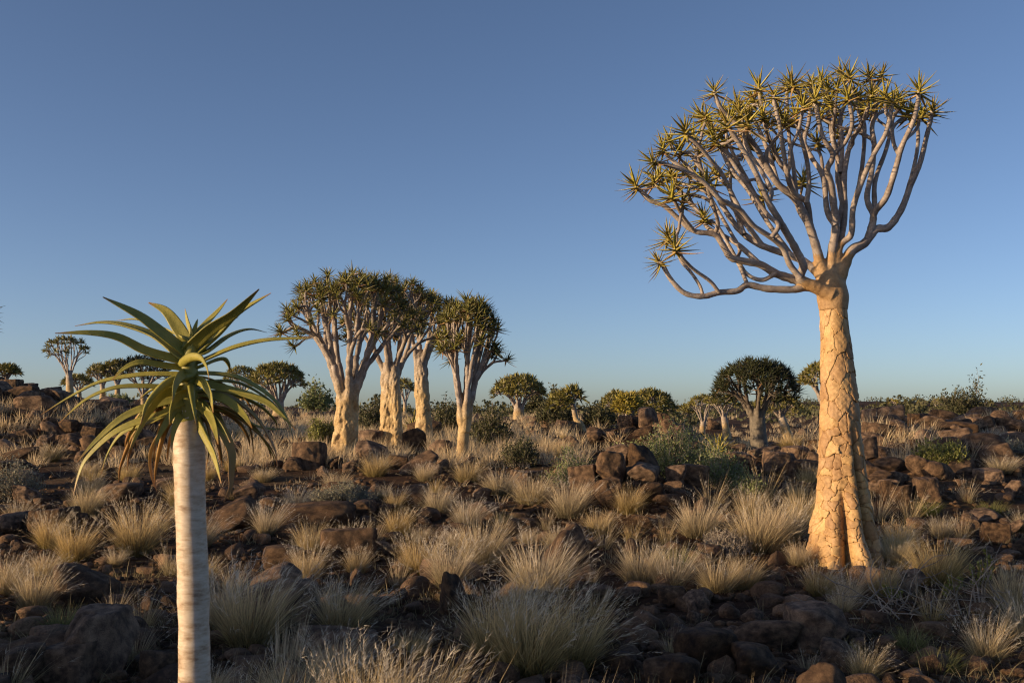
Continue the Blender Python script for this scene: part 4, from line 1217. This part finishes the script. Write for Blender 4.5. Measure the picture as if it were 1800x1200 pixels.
def settle():
    """no rock hangs in the air: one that has neither ground nor another rock under it comes down"""
    bs = sorted([o for o in COL.objects if o.name.startswith('boulder')], key=lambda o: o.location.z)
    for o in bs:
        x, y, z = o.location; b = z - o.scale.z * 0.92; g = hz(x, y)
        if b <= g or 'central pile' in o['label']: continue
        tops = [p.location.z + p.scale.z for p in bs if p is not o and p.location.z < z - 0.02 and abs(p.location.x - x) < 0.9 * p.scale.x + o.scale.x * 0.45 and abs(p.location.y - y) < 0.9 * p.scale.y + o.scale.y * 0.45]
        rest = max([g] + [t_ - 0.12 * o.scale.z for t_ in tops])
        if b > rest + 0.01: o.location.z -= (b - rest) + 0.02
settle()
def small_rocks():
    """the many small stones between the tufts"""
    rng = np.random.default_rng(44); rs = random.Random(44); mb = MB()
    v0, f0 = icosphere(3); made = tries = 0
    shapes = []
    for k in range(14):
        nn = rng.standard_normal((11, 3)); nn /= np.linalg.norm(nn, axis=1)[:, None]
        dn = np.maximum(v0 @ nn.T, 1e-3) / rng.uniform(0.65, 1.0, 11)
        r_ = np.minimum(1 / np.sum(dn ** 14, 1) ** (1 / 14), 1.4) * (1 + 0.06 * n3(v0, 3, rng))
        shapes.append(v0 * r_[:, None])
    while made < 620 and tries < 4000:
        tries += 1
        px = rs.uniform(-160, 1960); py = 750 + 480 * rs.random() ** 1.1
        g = ground_hit(px, py)
        if g is None or not 4.4 < g[1] < 40: continue
        s = rs.uniform(0.05, 0.125) * (0.8 + 0.025 * g[1])
        w = shapes[rs.randrange(14)] * s * np.array([rs.uniform(0.9, 1.4), rs.uniform(0.8, 1.2), rs.uniform(0.55, 0.95)])
        a = rs.uniform(0, 6.28); c_, s_ = math.cos(a), math.sin(a)
        w = np.stack([w[:, 0] * c_ - w[:, 1] * s_, w[:, 0] * s_ + w[:, 1] * c_, w[:, 2]], 1)
        mb.add(w + np.array([g[0], g[1], g[2] + s * 0.2]), None, f0)
        made += 1
    o = link('small_rocks', mb.mesh('small_rocks', M_ROCK))
    tag(o, 'countless small dark stones lying between the grass tufts', 'stones', None, 'stuff')
small_rocks()
def gravel():
    rng = np.random.default_rng(4)
    mb = MB(); v0, f0 = ICO2
    v1, f1 = icosphere(1)
    cnt = 0
    for _ in range(9000):
        px = rng.uniform(-200, 2000); py = 745 + 555 * rng.random() ** 0.9
        p = ground_hit(px, py)
        if p is None or not 4 < p[1] < 45: continue
        D, z = p[1], p[2]
        s = rng.uniform(0.012, 0.05) * (0.7 + 0.035 * D)
        w = v1 * (1 + 0.22 * rng.standard_normal((len(v1), 1))) * s * np.array([1.2, 1.0, 0.65])
        a = rng.uniform(0, 6.28); c_, s_ = math.cos(a), math.sin(a)
        w = np.stack([w[:, 0] * c_ - w[:, 1] * s_, w[:, 0] * s_ + w[:, 1] * c_, w[:, 2]], 1)
        mb.add(w + np.array([p[0], p[1], z + s * 0.2]), None, f1)
        cnt += 1
    o = link('gravel', mb.mesh('gravel', M_ROCK))
    tag(o, 'loose small stones scattered over the dark soil', 'gravel', None, 'stuff')
gravel()

# ------------------------------------------------------------------ grass
def blades(mb, n, Hh, r0, tilt, droop, rng, lean=0.12, w=0.0034, mat=0, plume=0.0, seg=4, centre=(0, 0, 0), plume_mat=1):
    az = rng.uniform(0, 6.283, n); th = np.abs(rng.standard_normal(n)) * tilt * 0.75 + rng.uniform(0, tilt * 0.5, n)
    ln = Hh * rng.uniform(0.5, 1.08, n) * (1 - 0.12 * th)
    rb = r0 * np.sqrt(rng.random(n)); ab = az + rng.normal(0, 0.7, n)
    bx, by = rb * np.cos(ab), rb * np.sin(ab)
    dr = droop * rng.uniform(0.3, 1.5, n)
    t = np.linspace(0, 1, seg)[None, :]
    tl = th[:, None] + dr[:, None] * t ** 1.6 * (0.35 + th[:, None])
    st = ln[:, None] / (seg - 1)
    rad = np.cumsum(np.sin(tl) * st, 1) - np.sin(tl[:, :1]) * st
    zz = np.cumsum(np.cos(tl) * st, 1) - np.cos(tl[:, :1]) * st
    X = bx[:, None] + rad * np.cos(az)[:, None] + lean * (zz ** 1.5) / max(Hh, 0.1) ** 0.5
    Y = by[:, None] + rad * np.sin(az)[:, None]
    P = np.stack([X, Y, zz], -1) + np.asarray(centre)
    fa = rng.uniform(0, 6.283, n)
    side = np.stack([np.cos(fa), np.sin(fa), np.zeros(n)], -1)
    wd = w * rng.uniform(0.6, 1.4, n)[:, None] * np.linspace(1, 0.0, seg)[None, :] ** 0.6
    Lf = P + side[:, None, :] * wd[:, :, None]; Rt = P - side[:, None, :] * wd[:, :, None]
    Lf, Rt, tip = Lf[:, :-1], Rt[:, :-1], P[:, -1:]
    V = np.concatenate([Lf, Rt, tip], 1)            # per blade: seg-1 left, seg-1 right, tip
    m = seg - 1; pv = 2 * m + 1
    base = (np.arange(n) * pv)[:, None]
    qs = [np.stack([base[:, 0] + i, base[:, 0] + m + i, base[:, 0] + m + i + 1, base[:, 0] + i + 1], -1) for i in range(m - 1)]
    tr = np.stack([base[:, 0] + m - 1, base[:, 0] + 2 * m - 1, base[:, 0] + 2 * m], -1)
    mb.add(V.reshape(-1, 3), np.concatenate(qs), tr, mat)
    if plume > 0:
        pick = np.where((rng.random(n) < plume) & (ln > 0.7 * Hh))[0]
        hv, ht = [], []
        for i in pick:
            a, b_ = P[i, -2], P[i, -1]
            d = b_ - a; L = np.linalg.norm(d); d = d / (L + 1e-9)
            for k in range(14):
                s0 = b_ + d * L * rng.uniform(-0.7, 0.35)
                e = nrm(d + 0.42 * rng.standard_normal(3) + np.array([0.35, 0, 0])) * rng.uniform(0.025, 0.055)
                sd = nrm(np.cross(e, rng.standard_normal(3))) * 0.0011
                kk = len(hv)
                hv += [s0 - sd, s0 + sd, s0 + e]; ht.append((kk, kk + 1, kk + 2))
        if hv: mb.add(np.array(hv), None, ht, plume_mat)
def tuft_mesh(seed, n, Hh, r0, tilt, droop, plume=0.0, w=0.0034, lean=0.12, mats=None, stiff=0):
    rng = np.random.default_rng(seed)
    mb = MB()
    blades(mb, n, Hh, r0, tilt, droop, rng, lean, w, 0, plume)
    blades(mb, n // 3, Hh * 0.55, r0 * 1.15, tilt * 1.3, droop * 1.2, rng, lean * 0.5, w, 0)
    if stiff: blades(mb, stiff, Hh * 1.35, r0, tilt * 0.7, droop * 0.3, rng, lean * 0.8, w * 0.9, 0, 0.0)
    return mb.mesh('grass_tuft', mats or [M_STRAW, M_PLUME])
TUFTS = {
    'feathery': [tuft_mesh(300 + i, 720, 0.50, 0.09, 0.42, 0.6, 0.15, 0.0019) for i in range(5)],
    'dense': [tuft_mesh(320 + i, 820, 0.46, 0.11, 0.50, 0.5, 0.06, 0.0020) for i in range(5)],
    'sparse': [tuft_mesh(340 + i, 130, 0.52, 0.07, 0.5, 0.5, 0.14, 0.0022, stiff=18) for i in range(4)],
    'greenish': [tuft_mesh(360 + i, 420, 0.38, 0.12, 0.6, 0.6, 0.0, 0.003, mats=[M_GREENGRASS, M_PLUME]) for i in range(3)],
    'stalks': [tuft_mesh(390 + i, 14, 0.45, 0.16, 0.25, 0.2, 0.1, 0.0026, stiff=34, lean=0.25) for i in range(4)],
    'stalky': [tuft_mesh(380 + i, 120, 0.55, 0.14, 0.22, 0.25, 0.05, 0.0030, stiff=60) for i in range(3)],
}
WORD = {'feathery': 'feathery pale straw', 'dense': 'dense golden straw', 'sparse': 'sparse wispy', 'greenish': 'short greenish', 'stalky': 'tall stalky golden', 'stalks': 'loose single stalked golden'}
TUFTPOS = []
rtf = random.Random(17)
def put_tuft(x, y, hgt, kind, wid=1.0):
    me = rtf.choice(TUFTS[kind])
    o = link('grass_tuft', me, None, (x, y, hz(x, y) - 0.02))
    s = hgt / {'feathery': 0.50, 'dense': 0.44, 'sparse': 0.58, 'greenish': 0.36, 'stalky': 0.66, 'stalks': 0.56}[kind]
    o.scale = (s * wid, s * wid, s)
    o.rotation_euler = (0, 0, rtf.uniform(-0.7, 0.7))
    z = near(x, y)
    size = ('tiny', 'small', 'medium', 'large', 'huge')[int(np.digitize(hgt, (0.27, 0.36, 0.46, 0.6)))] + (' broad' if wid > 1.13 else ' narrow' if wid < 1.03 else '')
    tag(o, f'{size} {WORD[kind]} tuft nearest {near2(x, y)}', 'grass tuft', f'grass tufts around {z}')
    TUFTPOS.append((x, y, hgt))
    return o
def tuft_px(px, pb, h, kind, wid=1.0):
    g = ground_hit(px, pb)
    if g is None: return
    put_tuft(g[0], g[1], h * 0.9 * m_per_px(g[1]), kind, wid * 0.97)
for a in [(950, 1046, 122, 'dense', 1.15), (735, 1012, 95, 'feathery', 1.1), (790, 1032, 108, 'feathery', 1.1), (845, 990, 95, 'dense', 1.1), (700, 1032, 75, 'sparse', 1), (1128, 1024, 90, 'dense', 1.1), (1180, 1032, 92, 'dense', 1.1),
          (1262, 1038, 80, 'dense', 1.2), (1305, 1034, 72, 'dense', 1.1), (1335, 968, 110, 'dense', 1.1), (1375, 952, 96, 'dense', 1.1), (1412, 918, 74, 'dense', 1.1), (1228, 942, 80, 'dense', 1.2), (1648, 1026, 100, 'dense', 1.15),
          (1782, 1068, 95, 'dense', 1.1), (1000, 906, 78, 'dense', 1.1), (935, 884, 62, 'dense', 1.4), (880, 868, 55, 'dense', 1.4), (822, 846, 52, 'dense', 1.2), (1105, 900, 60, 'dense', 1.1), (1252, 894, 74, 'sparse', 1.2), (1345, 884, 90, 'sparse', 1.1),
          (1318, 905, 62, 'dense', 1.1), (440, 1136, 170, 'feathery', 1.1), (385, 1110, 140, 'feathery', 1), (600, 1112, 120, 'feathery', 1.25), (930, 1186, 190, 'feathery', 1.15), (870, 1160, 160, 'feathery', 1.1), (1005, 1172, 160, 'feathery', 1.1),
          (1735, 1160, 100, 'feathery', 1.1), (1520, 1194, 80, 'feathery', 1), (240, 975, 120, 'feathery', 1.1), (85, 962, 76, 'feathery', 1), (130, 985, 86, 'feathery', 1.2), (150, 905, 66, 'dense', 1), (470, 1320, 190, 'stalks', 1.5), (555, 1330, 190, 'stalks', 1.5),
          (640, 1330, 220, 'feathery', 1.0), (720, 1330, 220, 'feathery', 1.1), (790, 1300, 180, 'stalks', 1.3), (600, 1300, 170, 'stalks', 1.3), (1010, 1320, 170, 'stalks', 1), (1240, 1330, 150, 'stalks', 1.0), (1330, 1320, 150, 'stalks', 1.0), (1150, 1330, 150, 'stalks', 1), (420, 1300, 170, 'stalks', 1),
          (1552, 1046, 76, 'feathery', 1), (1440, 1046, 74, 'feathery', 1.1), (1492, 1056, 64, 'feathery', 1.1), (60, 1072, 100, 'feathery', 1), (5, 1046, 90, 'feathery', 1.1), (300, 1010, 80, 'sparse', 1), (200, 1090, 80, 'sparse', 1.2), (250, 1110, 100, 'sparse', 1),
          (320, 890, 66, 'dense', 1.1), (470, 940, 70, 'feathery', 1.1), (540, 1020, 80, 'feathery', 1.1), (620, 985, 80, 'feathery', 1.1), (655, 960, 80, 'sparse', 1), (520, 900, 56, 'feathery', 1.2), (590, 862, 44, 'dense', 1.2), (660, 836, 50, 'dense', 1.2),
          (770, 900, 60, 'dense', 1.1), (820, 930, 70, 'feathery', 1.1), (700, 940, 64, 'feathery', 1.1), (1040, 1026, 50, 'sparse', 1), (1062, 965, 66, 'sparse', 1), (1110, 955, 60, 'sparse', 1.1), (1170, 955, 66, 'sparse', 1), (1545, 915, 80, 'sparse', 1.1),
          (1600, 920, 76, 'sparse', 1.1), (1578, 826, 44, 'dense', 1.0), (1690, 950, 60, 'sparse', 1), (1700, 882, 60, 'sparse', 1), (1655, 945, 50, 'dense', 1), (1760, 830, 40, 'dense', 1.6), (1600, 1140, 60, 'greenish', 1), (1480, 1160, 50, 'greenish', 1.2),
          (1180, 1150, 70, 'sparse', 1), (1420, 1180, 60, 'sparse', 1), (1650, 1180, 60, 'greenish', 1.2), (240, 1160, 100, 'sparse', 1), (110, 1110, 70, 'greenish', 1), (880, 940, 60, 'sparse', 1), (960, 930, 50, 'sparse', 1)]:
    tuft_px(*a)
def strew_tufts(n, rng):
    made = tries = 0
    while made < n and tries < 6000:
        tries += 1
        px = rng.uniform(-150, 1950); py = 748 + (1260 - 748) * rng.random() ** 1.45
        g = ground_hit(px, py)
        if g is None or g[1] > 42 or g[1] < 4.6: continue
        if abs(g[0] + 1.13) < 0.35 and g[1] < 4.2: continue
        # the bare patch of shaded soil and boulders in front of the tall trunk
        if 1050 < px < 1460 and 1050 < py < 1190 and rng.random() < 0.88: continue
        if 1500 < px < 1760 and 1000 < py < 1080 and rng.random() < 0.7: continue
        if abs(px - 1490) < 80 and abs(g[1] - DT) < 0.8: continue
        if 990 < px < 1220 and 740 < py < 930: continue
        if px < 290 and py < 800 and rng.random() < 0.7: continue
        if px < 340 and py > 1020 and rng.random() < 0.85: continue
        if 1500 < px and py > 740 and py < 900 and rng.random() < 0.6: continue
        if py > 1130 and px > 820: continue
        if 1220 < px < 1460 and py < 850 and rng.random() < 0.8: continue
        hgt = rng.uniform(0.20, 0.42)
        sep = 0.46 if g[1] < 15 else 0.5
        if any((g[0] - x) ** 2 + (g[1] - y) ** 2 < sep * sep for x, y, h_ in TUFTPOS): continue
        if any((g[0] - x) ** 2 + (g[1] - y) ** 2 < (r_ * 0.85) ** 2 for x, y, r_ in ROCKPOS): continue
        k = rng.random()
        kind = 'dense' if k < 0.42 else 'feathery' if k < 0.68 else 'sparse' if k < 0.88 else 'greenish' if k < 0.96 else 'stalky'
        put_tuft(g[0], g[1], hgt, kind, rng.uniform(0.9, 1.35))
        made += 1
strew_tufts(122, random.Random(23))
def far_grass():
    rng = np.random.default_rng(12); rs = random.Random(12)
    mb = MB(); made = 0; tries = 0
    while made < 1150 and tries < 6000:
        tries += 1
        px = rs.uniform(-120, 1920); py = 720 + 101 * rs.random() ** 1.3
        g = ground_hit(px, py)
        if g is None or g[1] < 17 or g[1] > 250: continue
        if 1220 < px < 1460 and g[1] < 34 and rs.random() < 0.8: continue
        if px > 1500 and g[1] < 30 and rs.random() < 0.75: continue
        if (px < 290 or 1020 < px < 1225) and g[1] < 32 and rs.random() < 0.75: continue
        s = 0.30 + 0.2 * rs.random()
        wdt = 0.0035 + 0.00016 * g[1]
        blades(mb, 46 if g[1] < 40 else 26, s, 0.16, 0.5, 0.5, rng, 0.12, wdt, 0, 0, 3, (g[0], g[1], g[2] - 0.02))
        made += 1
    # thin straw between the tufts
    made = tries = 0
    while made < 700 and tries < 6000:
        tries += 1
        px = rs.uniform(-120, 1920); py = 800 + 420 * rs.random()
        g = ground_hit(px, py)
        if g is None or g[1] < 4.6 or g[1] > 20: continue
        if 1050 < px < 1460 and 1050 < py < 1190 and rs.random() < 0.7: continue
        blades(mb, rs.randint(8, 26), rs.uniform(0.08, 0.26), 0.10, 0.75, 0.7, rng, 0.1, 0.0022 + 0.00009 * g[1], 0, 0, 3, (g[0], g[1], g[2] - 0.01))
        made += 1
    o = link('dry_grass', mb.mesh('dry_grass', M_STRAW))
    tag(o, 'thin dry straw coloured grass covering the plain', 'grass', None, 'stuff')
far_grass()

# ------------------------------------------------------------------ bushes, shrubs and leafy trees
def bush(label, px, pb, w, h, leafm, seed, D=None, stems=60, leaves=2600, ll=0.035, spread=1.0, twig=True, name='bush', cat='bush', depth=None, upright=0.4, group=None, lw=0.42):
    rs = np.random.default_rng(seed)
    if D is None:
        g = ground_hit(px, pb); D = g[1]
    mp = m_per_px(D)
    b = pix(px, HOR, D); b[2] = hz(b[0], b[1])
    t = thing(name, label, cat, tuple(b), group)
    Wd, Hh = w * mp / 2, pix(px, pb - h, D)[2] - b[2]
    Dp = depth or min(Wd, 1.2 * Hh + 0.3)
    tw = MB(); lf = MB()
    V, T = [], []
    per = max(1, leaves // stems)
    for i in range(stems):
        a = rs.uniform(0, 6.283); r = math.sqrt(rs.random())
        ex, ey = Wd * r * math.cos(a), Dp * r * math.sin(a)
        top = Hh * math.sqrt(max(0.05, 1 - 0.85 * r * r)) * rs.uniform(0.55, 1.06) * (1 + 0.18 * math.sin(ex * 5 / max(Wd, 0.3) + seed))
        r0 = rs.uniform(0.15, 0.6)
        p0 = np.array([ex * r0 * spread, ey * r0 * spread, -0.03]); p3 = np.array([ex, ey, top])
        p1 = p0 + np.array([ex * 0.25, ey * 0.25, top * 0.45]); 
        tt = np.linspace(0, 1, 7)[:, None]
        P = p0 * (1 - tt) ** 2 + 2 * p1 * tt * (1 - tt) + p3 * tt ** 2
        P[1:-1] += rs.standard_normal((5, 3)) * 0.035 * Hh
        if twig: tube(tw, P, np.linspace(0.011, 0.003, 7) * (0.6 + Hh * 0.5), 4)
        for k in range(per):
            s = rs.uniform(0.35, 1.0) ** 0.7
            x = P[0] + 0; f = s * 6; j = min(5, int(f)); x = P[j] + (P[j + 1] - P[j]) * (f - j)
            x = x + rs.standard_normal(3) * 0.045 * (0.5 + Hh)
            d = nrm(rs.standard_normal(3) + np.array([0, 0, upright * 2])) * ll * rs.uniform(0.6, 1.4)
            sd = nrm(np.cross(d, rs.standard_normal(3))) * np.linalg.norm(d) * lw * 0.5
            n0 = len(V); V += [x, x + d * 0.5 + sd, x + d, x + d * 0.5 - sd]; T.append((n0, n0 + 1, n0 + 2, n0 + 3))
    lf.add(np.array(V), T)
    if twig: link('stems', tw.mesh('stems', M_TWIG), t)
    link('foliage', lf.mesh('foliage', leafm, smooth=False), t)
    return t
bush('green sprawling bush draped behind the central pile of boulders', 1175, 812, 210, 62, M_BUSH, 1, D=16.2, stems=210, leaves=9500, ll=0.05, depth=0.9)
bush('low green bush end trailing past the pointed reddish stone', 1255, 846, 120, 66, M_BUSH, 2, D=15.2, stems=120, leaves=5200, ll=0.045, depth=0.7)
bush('thin pale green bush beside the rough outer boulder of the central pile', 1010, 832, 110, 42, M_BUSH, 3, D=15.4, stems=90, leaves=2400, ll=0.04, depth=0.5)
bush('yellow green shrub on top of the stacked rocks', 1650, 822, 86, 48, M_BUSHYEL, 4, D=16.8, stems=110, leaves=4200, ll=0.05, depth=0.5, upright=0.8)
bush('small green shrub at the foot of the dark domed tree rocks', 1312, 872, 60, 40, M_BUSH, 5, D=14.0, stems=60, leaves=2000, ll=0.04)
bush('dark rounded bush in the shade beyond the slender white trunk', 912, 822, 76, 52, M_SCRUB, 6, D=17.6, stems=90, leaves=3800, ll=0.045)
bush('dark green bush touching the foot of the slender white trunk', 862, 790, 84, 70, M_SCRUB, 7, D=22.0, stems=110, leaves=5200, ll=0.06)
bush('low grey cushion bush on the dark ledges', 605, 880, 130, 30, M_GREYBUSH, 8, D=14.3, stems=150, leaves=5200, ll=0.03, depth=0.4)
bush('dark grey cushion bush under the left rocky slope', 25, 850, 100, 44, M_GREYBUSH, 9, D=14.8, stems=110, leaves=4200, ll=0.035, depth=0.5)
bush('olive shrub beside the foot of the broad dense tree', 566, 782, 56, 44, M_BUSHYEL, 10, D=23.0, stems=70, leaves=2600, ll=0.06)
bush('greyish dry shrub between the shaded soil and golden tufts', 1275, 975, 90, 44, M_TWIG, 11, stems=120, leaves=2600, ll=0.045, upright=0.5, lw=0.14)
bush('pale dry shrub on the slope under the skyline thin leafed tree', 1752, 806, 90, 34, M_GREYBUSH, 12, D=18.5, stems=90, leaves=3000, ll=0.05)
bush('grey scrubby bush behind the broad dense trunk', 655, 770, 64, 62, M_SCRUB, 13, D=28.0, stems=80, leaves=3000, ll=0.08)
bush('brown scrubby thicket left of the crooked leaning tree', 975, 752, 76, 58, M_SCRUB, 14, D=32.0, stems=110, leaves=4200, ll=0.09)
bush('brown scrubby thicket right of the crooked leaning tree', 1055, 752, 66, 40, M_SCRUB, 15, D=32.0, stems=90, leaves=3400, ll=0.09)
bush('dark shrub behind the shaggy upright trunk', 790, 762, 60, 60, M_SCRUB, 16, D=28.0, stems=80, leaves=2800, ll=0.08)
bush('green shrub on the slope behind the young stem', 205, 715, 50, 22, M_BUSH, 17, D=36.0, stems=50, leaves=1600, ll=0.09)
bush('big green mound of scrub on the far ridge', 1602, 735, 60, 26, M_SCRUB, 18, D=75.0, stems=90, leaves=2600, ll=0.22)
bush('dark scrub below the thin leafed tree on the far ridge', 1668, 738, 70, 30, M_SCRUB, 19, D=62.0, stems=90, leaves=2600, ll=0.2)
bush('olive scrub bush behind the stacked rocks near the tall trunk', 1535, 745, 50, 18, M_SCRUB, 20, D=58.0, stems=50, leaves=1600, ll=0.18)
# leafy trees that are not quiver trees
bush('thin leafed feathery tree rising on the far right ridge', 1680, 738, 66, 58, M_SCRUB, 31, D=55.0, stems=80, leaves=4200, ll=0.16, name='acacia_tree', cat='tree', upright=0.2, spread=0.25)
bush('narrow ragged tree with open twigs beside the feathery ridge tree', 1717, 738, 44, 72, M_SCRUB, 32, D=55.0, stems=50, leaves=2200, ll=0.16, name='acacia_tree', cat='tree', upright=0.2, spread=0.25)
bush('small round green tree between the domed grey tree and the broad dense tree', 556, 722, 60, 58, M_BUSH, 33, D=46.0, stems=60, leaves=2200, ll=0.14, name='acacia_tree', cat='tree', upright=0.2, spread=0.25)
bush('dark green tree behind the flat topped quiver tree', 945, 742, 50, 62, M_SCRUB, 34, D=46.0, stems=60, leaves=2400, ll=0.14, name='acacia_tree', cat='tree', upright=0.2, spread=0.25)
bush('dark shrubby tree behind the crooked leaning tree', 980, 742, 44, 62, M_SCRUB, 35, D=48.0, stems=50, leaves=1800, ll=0.14, name='acacia_tree', cat='tree', upright=0.2, spread=0.25)

def aloe(label, px, D, pc, L_, n, seed):
    rs = random.Random(seed)
    b = pix(px, HOR, D); b[2] = hz(b[0], b[1])
    c = pix(px, pc, D)
    t = thing('aloe_plant', label, 'plant', tuple(b))
    for i in range(n):
        mb = MB()
        az = i * 2.4; el = R(85 - 65 * (1 - i / n) + rs.uniform(-8, 8))
        dh = np.array([math.cos(az), math.sin(az), 0])
        ln = L_ * rs.uniform(0.8, 1.1)
        tt = np.linspace(0, 1, 5)
        e = el - 0.35 * tt
        P = np.cumsum(np.stack([np.cos(e), np.sin(e)], 1) * ln / 4, 0); P -= P[0]
        P = P[:, :1] * dh + P[:, 1:] * np.array([0, 0, 1.0])
        leaf_strip(mb, P + np.array([0, 0, max(0.0, c[2] - b[2] - L_ * 0.3)]), ln * 0.13 * np.array([1, 0.95, 0.75, 0.45, 0.04]), (0, 0, 1))
        link('leaf', mb.mesh('leaf', M_LEAF), t)
    mb = MB(); tube(mb, [np.array([0, 0, -0.1]), np.array([0, 0, max(0.06, c[2] - b[2] - L_ * 0.25)])], [0.06, 0.06], 8)
    link('stem', mb.mesh('stem', M_TWIG), t)
aloe('stemless aloe with pointed upright leaves behind the sprawling bush', 1262, 19.5, 785, 0.5, 24, 3)
aloe('small green aloe rosette between the split trunk and shaggy trunk', 728, 26.0, 745, 0.55, 20, 4)

# dry twig shrub with a few live shoots, in the bare soil beside the tall trunk
def twig_shrub():
    g = ground_hit(1650, 1085)
    t = thing('twig_shrub', 'dry twig shrub lying on bare shaded soil beside the tall trunk', 'shrub', tuple(g))
    rs = np.random.default_rng(6)
    for i in range(34):
        mb = MB()
        x = rs.uniform(-0.75, 0.75); y = rs.uniform(-0.25, 0.25)
        a = rs.uniform(0, 6.283); ln = rs.uniform(0.25, 0.7); el = rs.uniform(0.05, 0.7)
        d = np.array([math.cos(a) * math.cos(el), 0.5 * math.sin(a) * math.cos(el), math.sin(el)])
        p = np.array([x, y, hz(g[0] + x, g[1] + y) - g[2] + 0.01])
        P = [p]
        for k in range(5):
            d = nrm(d + 0.28 * rs.standard_normal(3)); d[2] = max(d[2], -0.05)
            P.append(P[-1] + d * ln / 5)
        tube(mb, catmull(np.array(P), 3), np.linspace(0.007, 0.002, 16), 5)
        for k in range(2):
            q = P[2 + k]; e = nrm(d + 0.8 * rs.standard_normal(3))
            tube(mb, [q, q + e * ln * 0.2, q + e * ln * 0.36 + np.array([0, 0, 0.03])], [0.004, 0.003, 0.0015], 4)
        link('twig', mb.mesh('twig', M_TWIG), t)
def shoots(label, px, pb, tops, seed):
    g = ground_hit(px, pb)
    t = thing('leafy_shoot', label, 'plant', tuple(g), 'succulent shoots beside the dry twigs')
    rs = np.random.default_rng(seed)
    for (tx, ty) in tops:
        top = pix(tx, ty, g[1]) - g
        mb = MB(); lf = MB()
        P = catmull(np.array([[top[0] * 0.4, 0, -0.02], [top[0] * 0.6, 0.02, top[2] * 0.4], [top[0] * 0.95, -0.01, top[2] * 0.7], top]), 5)
        tube(mb, P, np.linspace(0.010, 0.005, len(P)), 6)
        for k in range(70):
            j = int(rs.uniform(0.42, 1.0) * (len(P) - 1)); x = P[j]
            d = nrm(rs.standard_normal(3) + np.array([0, 0, 0.8])) * rs.uniform(0.02, 0.04)
            s = nrm(np.cross(d, rs.standard_normal(3))) * 0.011
            lf.add(np.array([x, x + d * 0.6 + s, x + d, x + d * 0.6 - s]), [(0, 1, 2, 3)])
        st = link('stem', mb.mesh('stem', M_TWIG), t)
        link('leaves', lf.mesh('leaves', M_BUSHYEL, smooth=False), st)
twig_shrub()
shoots('taller leafy green shoots standing beyond the dry twig shrub', 1720, 1065, [(1734, 962), (1722, 985), (1708, 992), (1742, 975)], 2)
shoots('short pale shoots on thin stems among the dry twigs', 1676, 1062, [(1668, 1012), (1688, 1014), (1660, 1030)], 3)
shoots('bare pale sprig at the outer end of the dry twig shrub', 1572, 1062, [(1556, 1030), (1566, 1036), (1582, 1040)], 4)

# scrub along the skyline, too far away to count
def far_scrub():
    rs = np.random.default_rng(15)
    V, T = [], []
    for i in range(1000):
        px = rs.uniform(-150, 1950); D = rs.uniform(60, 330)
        p = pix(px, HOR, D); z = hz(p[0], p[1])
        w, h = rs.uniform(0.6, 2.4), rs.uniform(0.4, 1.7)
        for k in range(60):
            q = rs.standard_normal(3); q = q / np.linalg.norm(q) * rs.random() ** 0.4
            x = np.array([p[0] + q[0] * w, p[1] + q[1] * w, z + abs(q[2]) * h])
            d = nrm(rs.standard_normal(3)) * 0.3; s = nrm(np.cross(d, rs.standard_normal(3))) * 0.12
            n = len(V); V += [x, x + d * 0.5 + s, x + d, x + d * 0.5 - s]; T.append((n, n + 1, n + 2, n + 3))
    mb = MB(); mb.add(np.array(V), T)
    o = link('scrub', mb.mesh('scrub', M_SCRUB, smooth=False))
    tag(o, 'far low scrub along the horizon', 'scrub', None, 'stuff')
far_scrub()
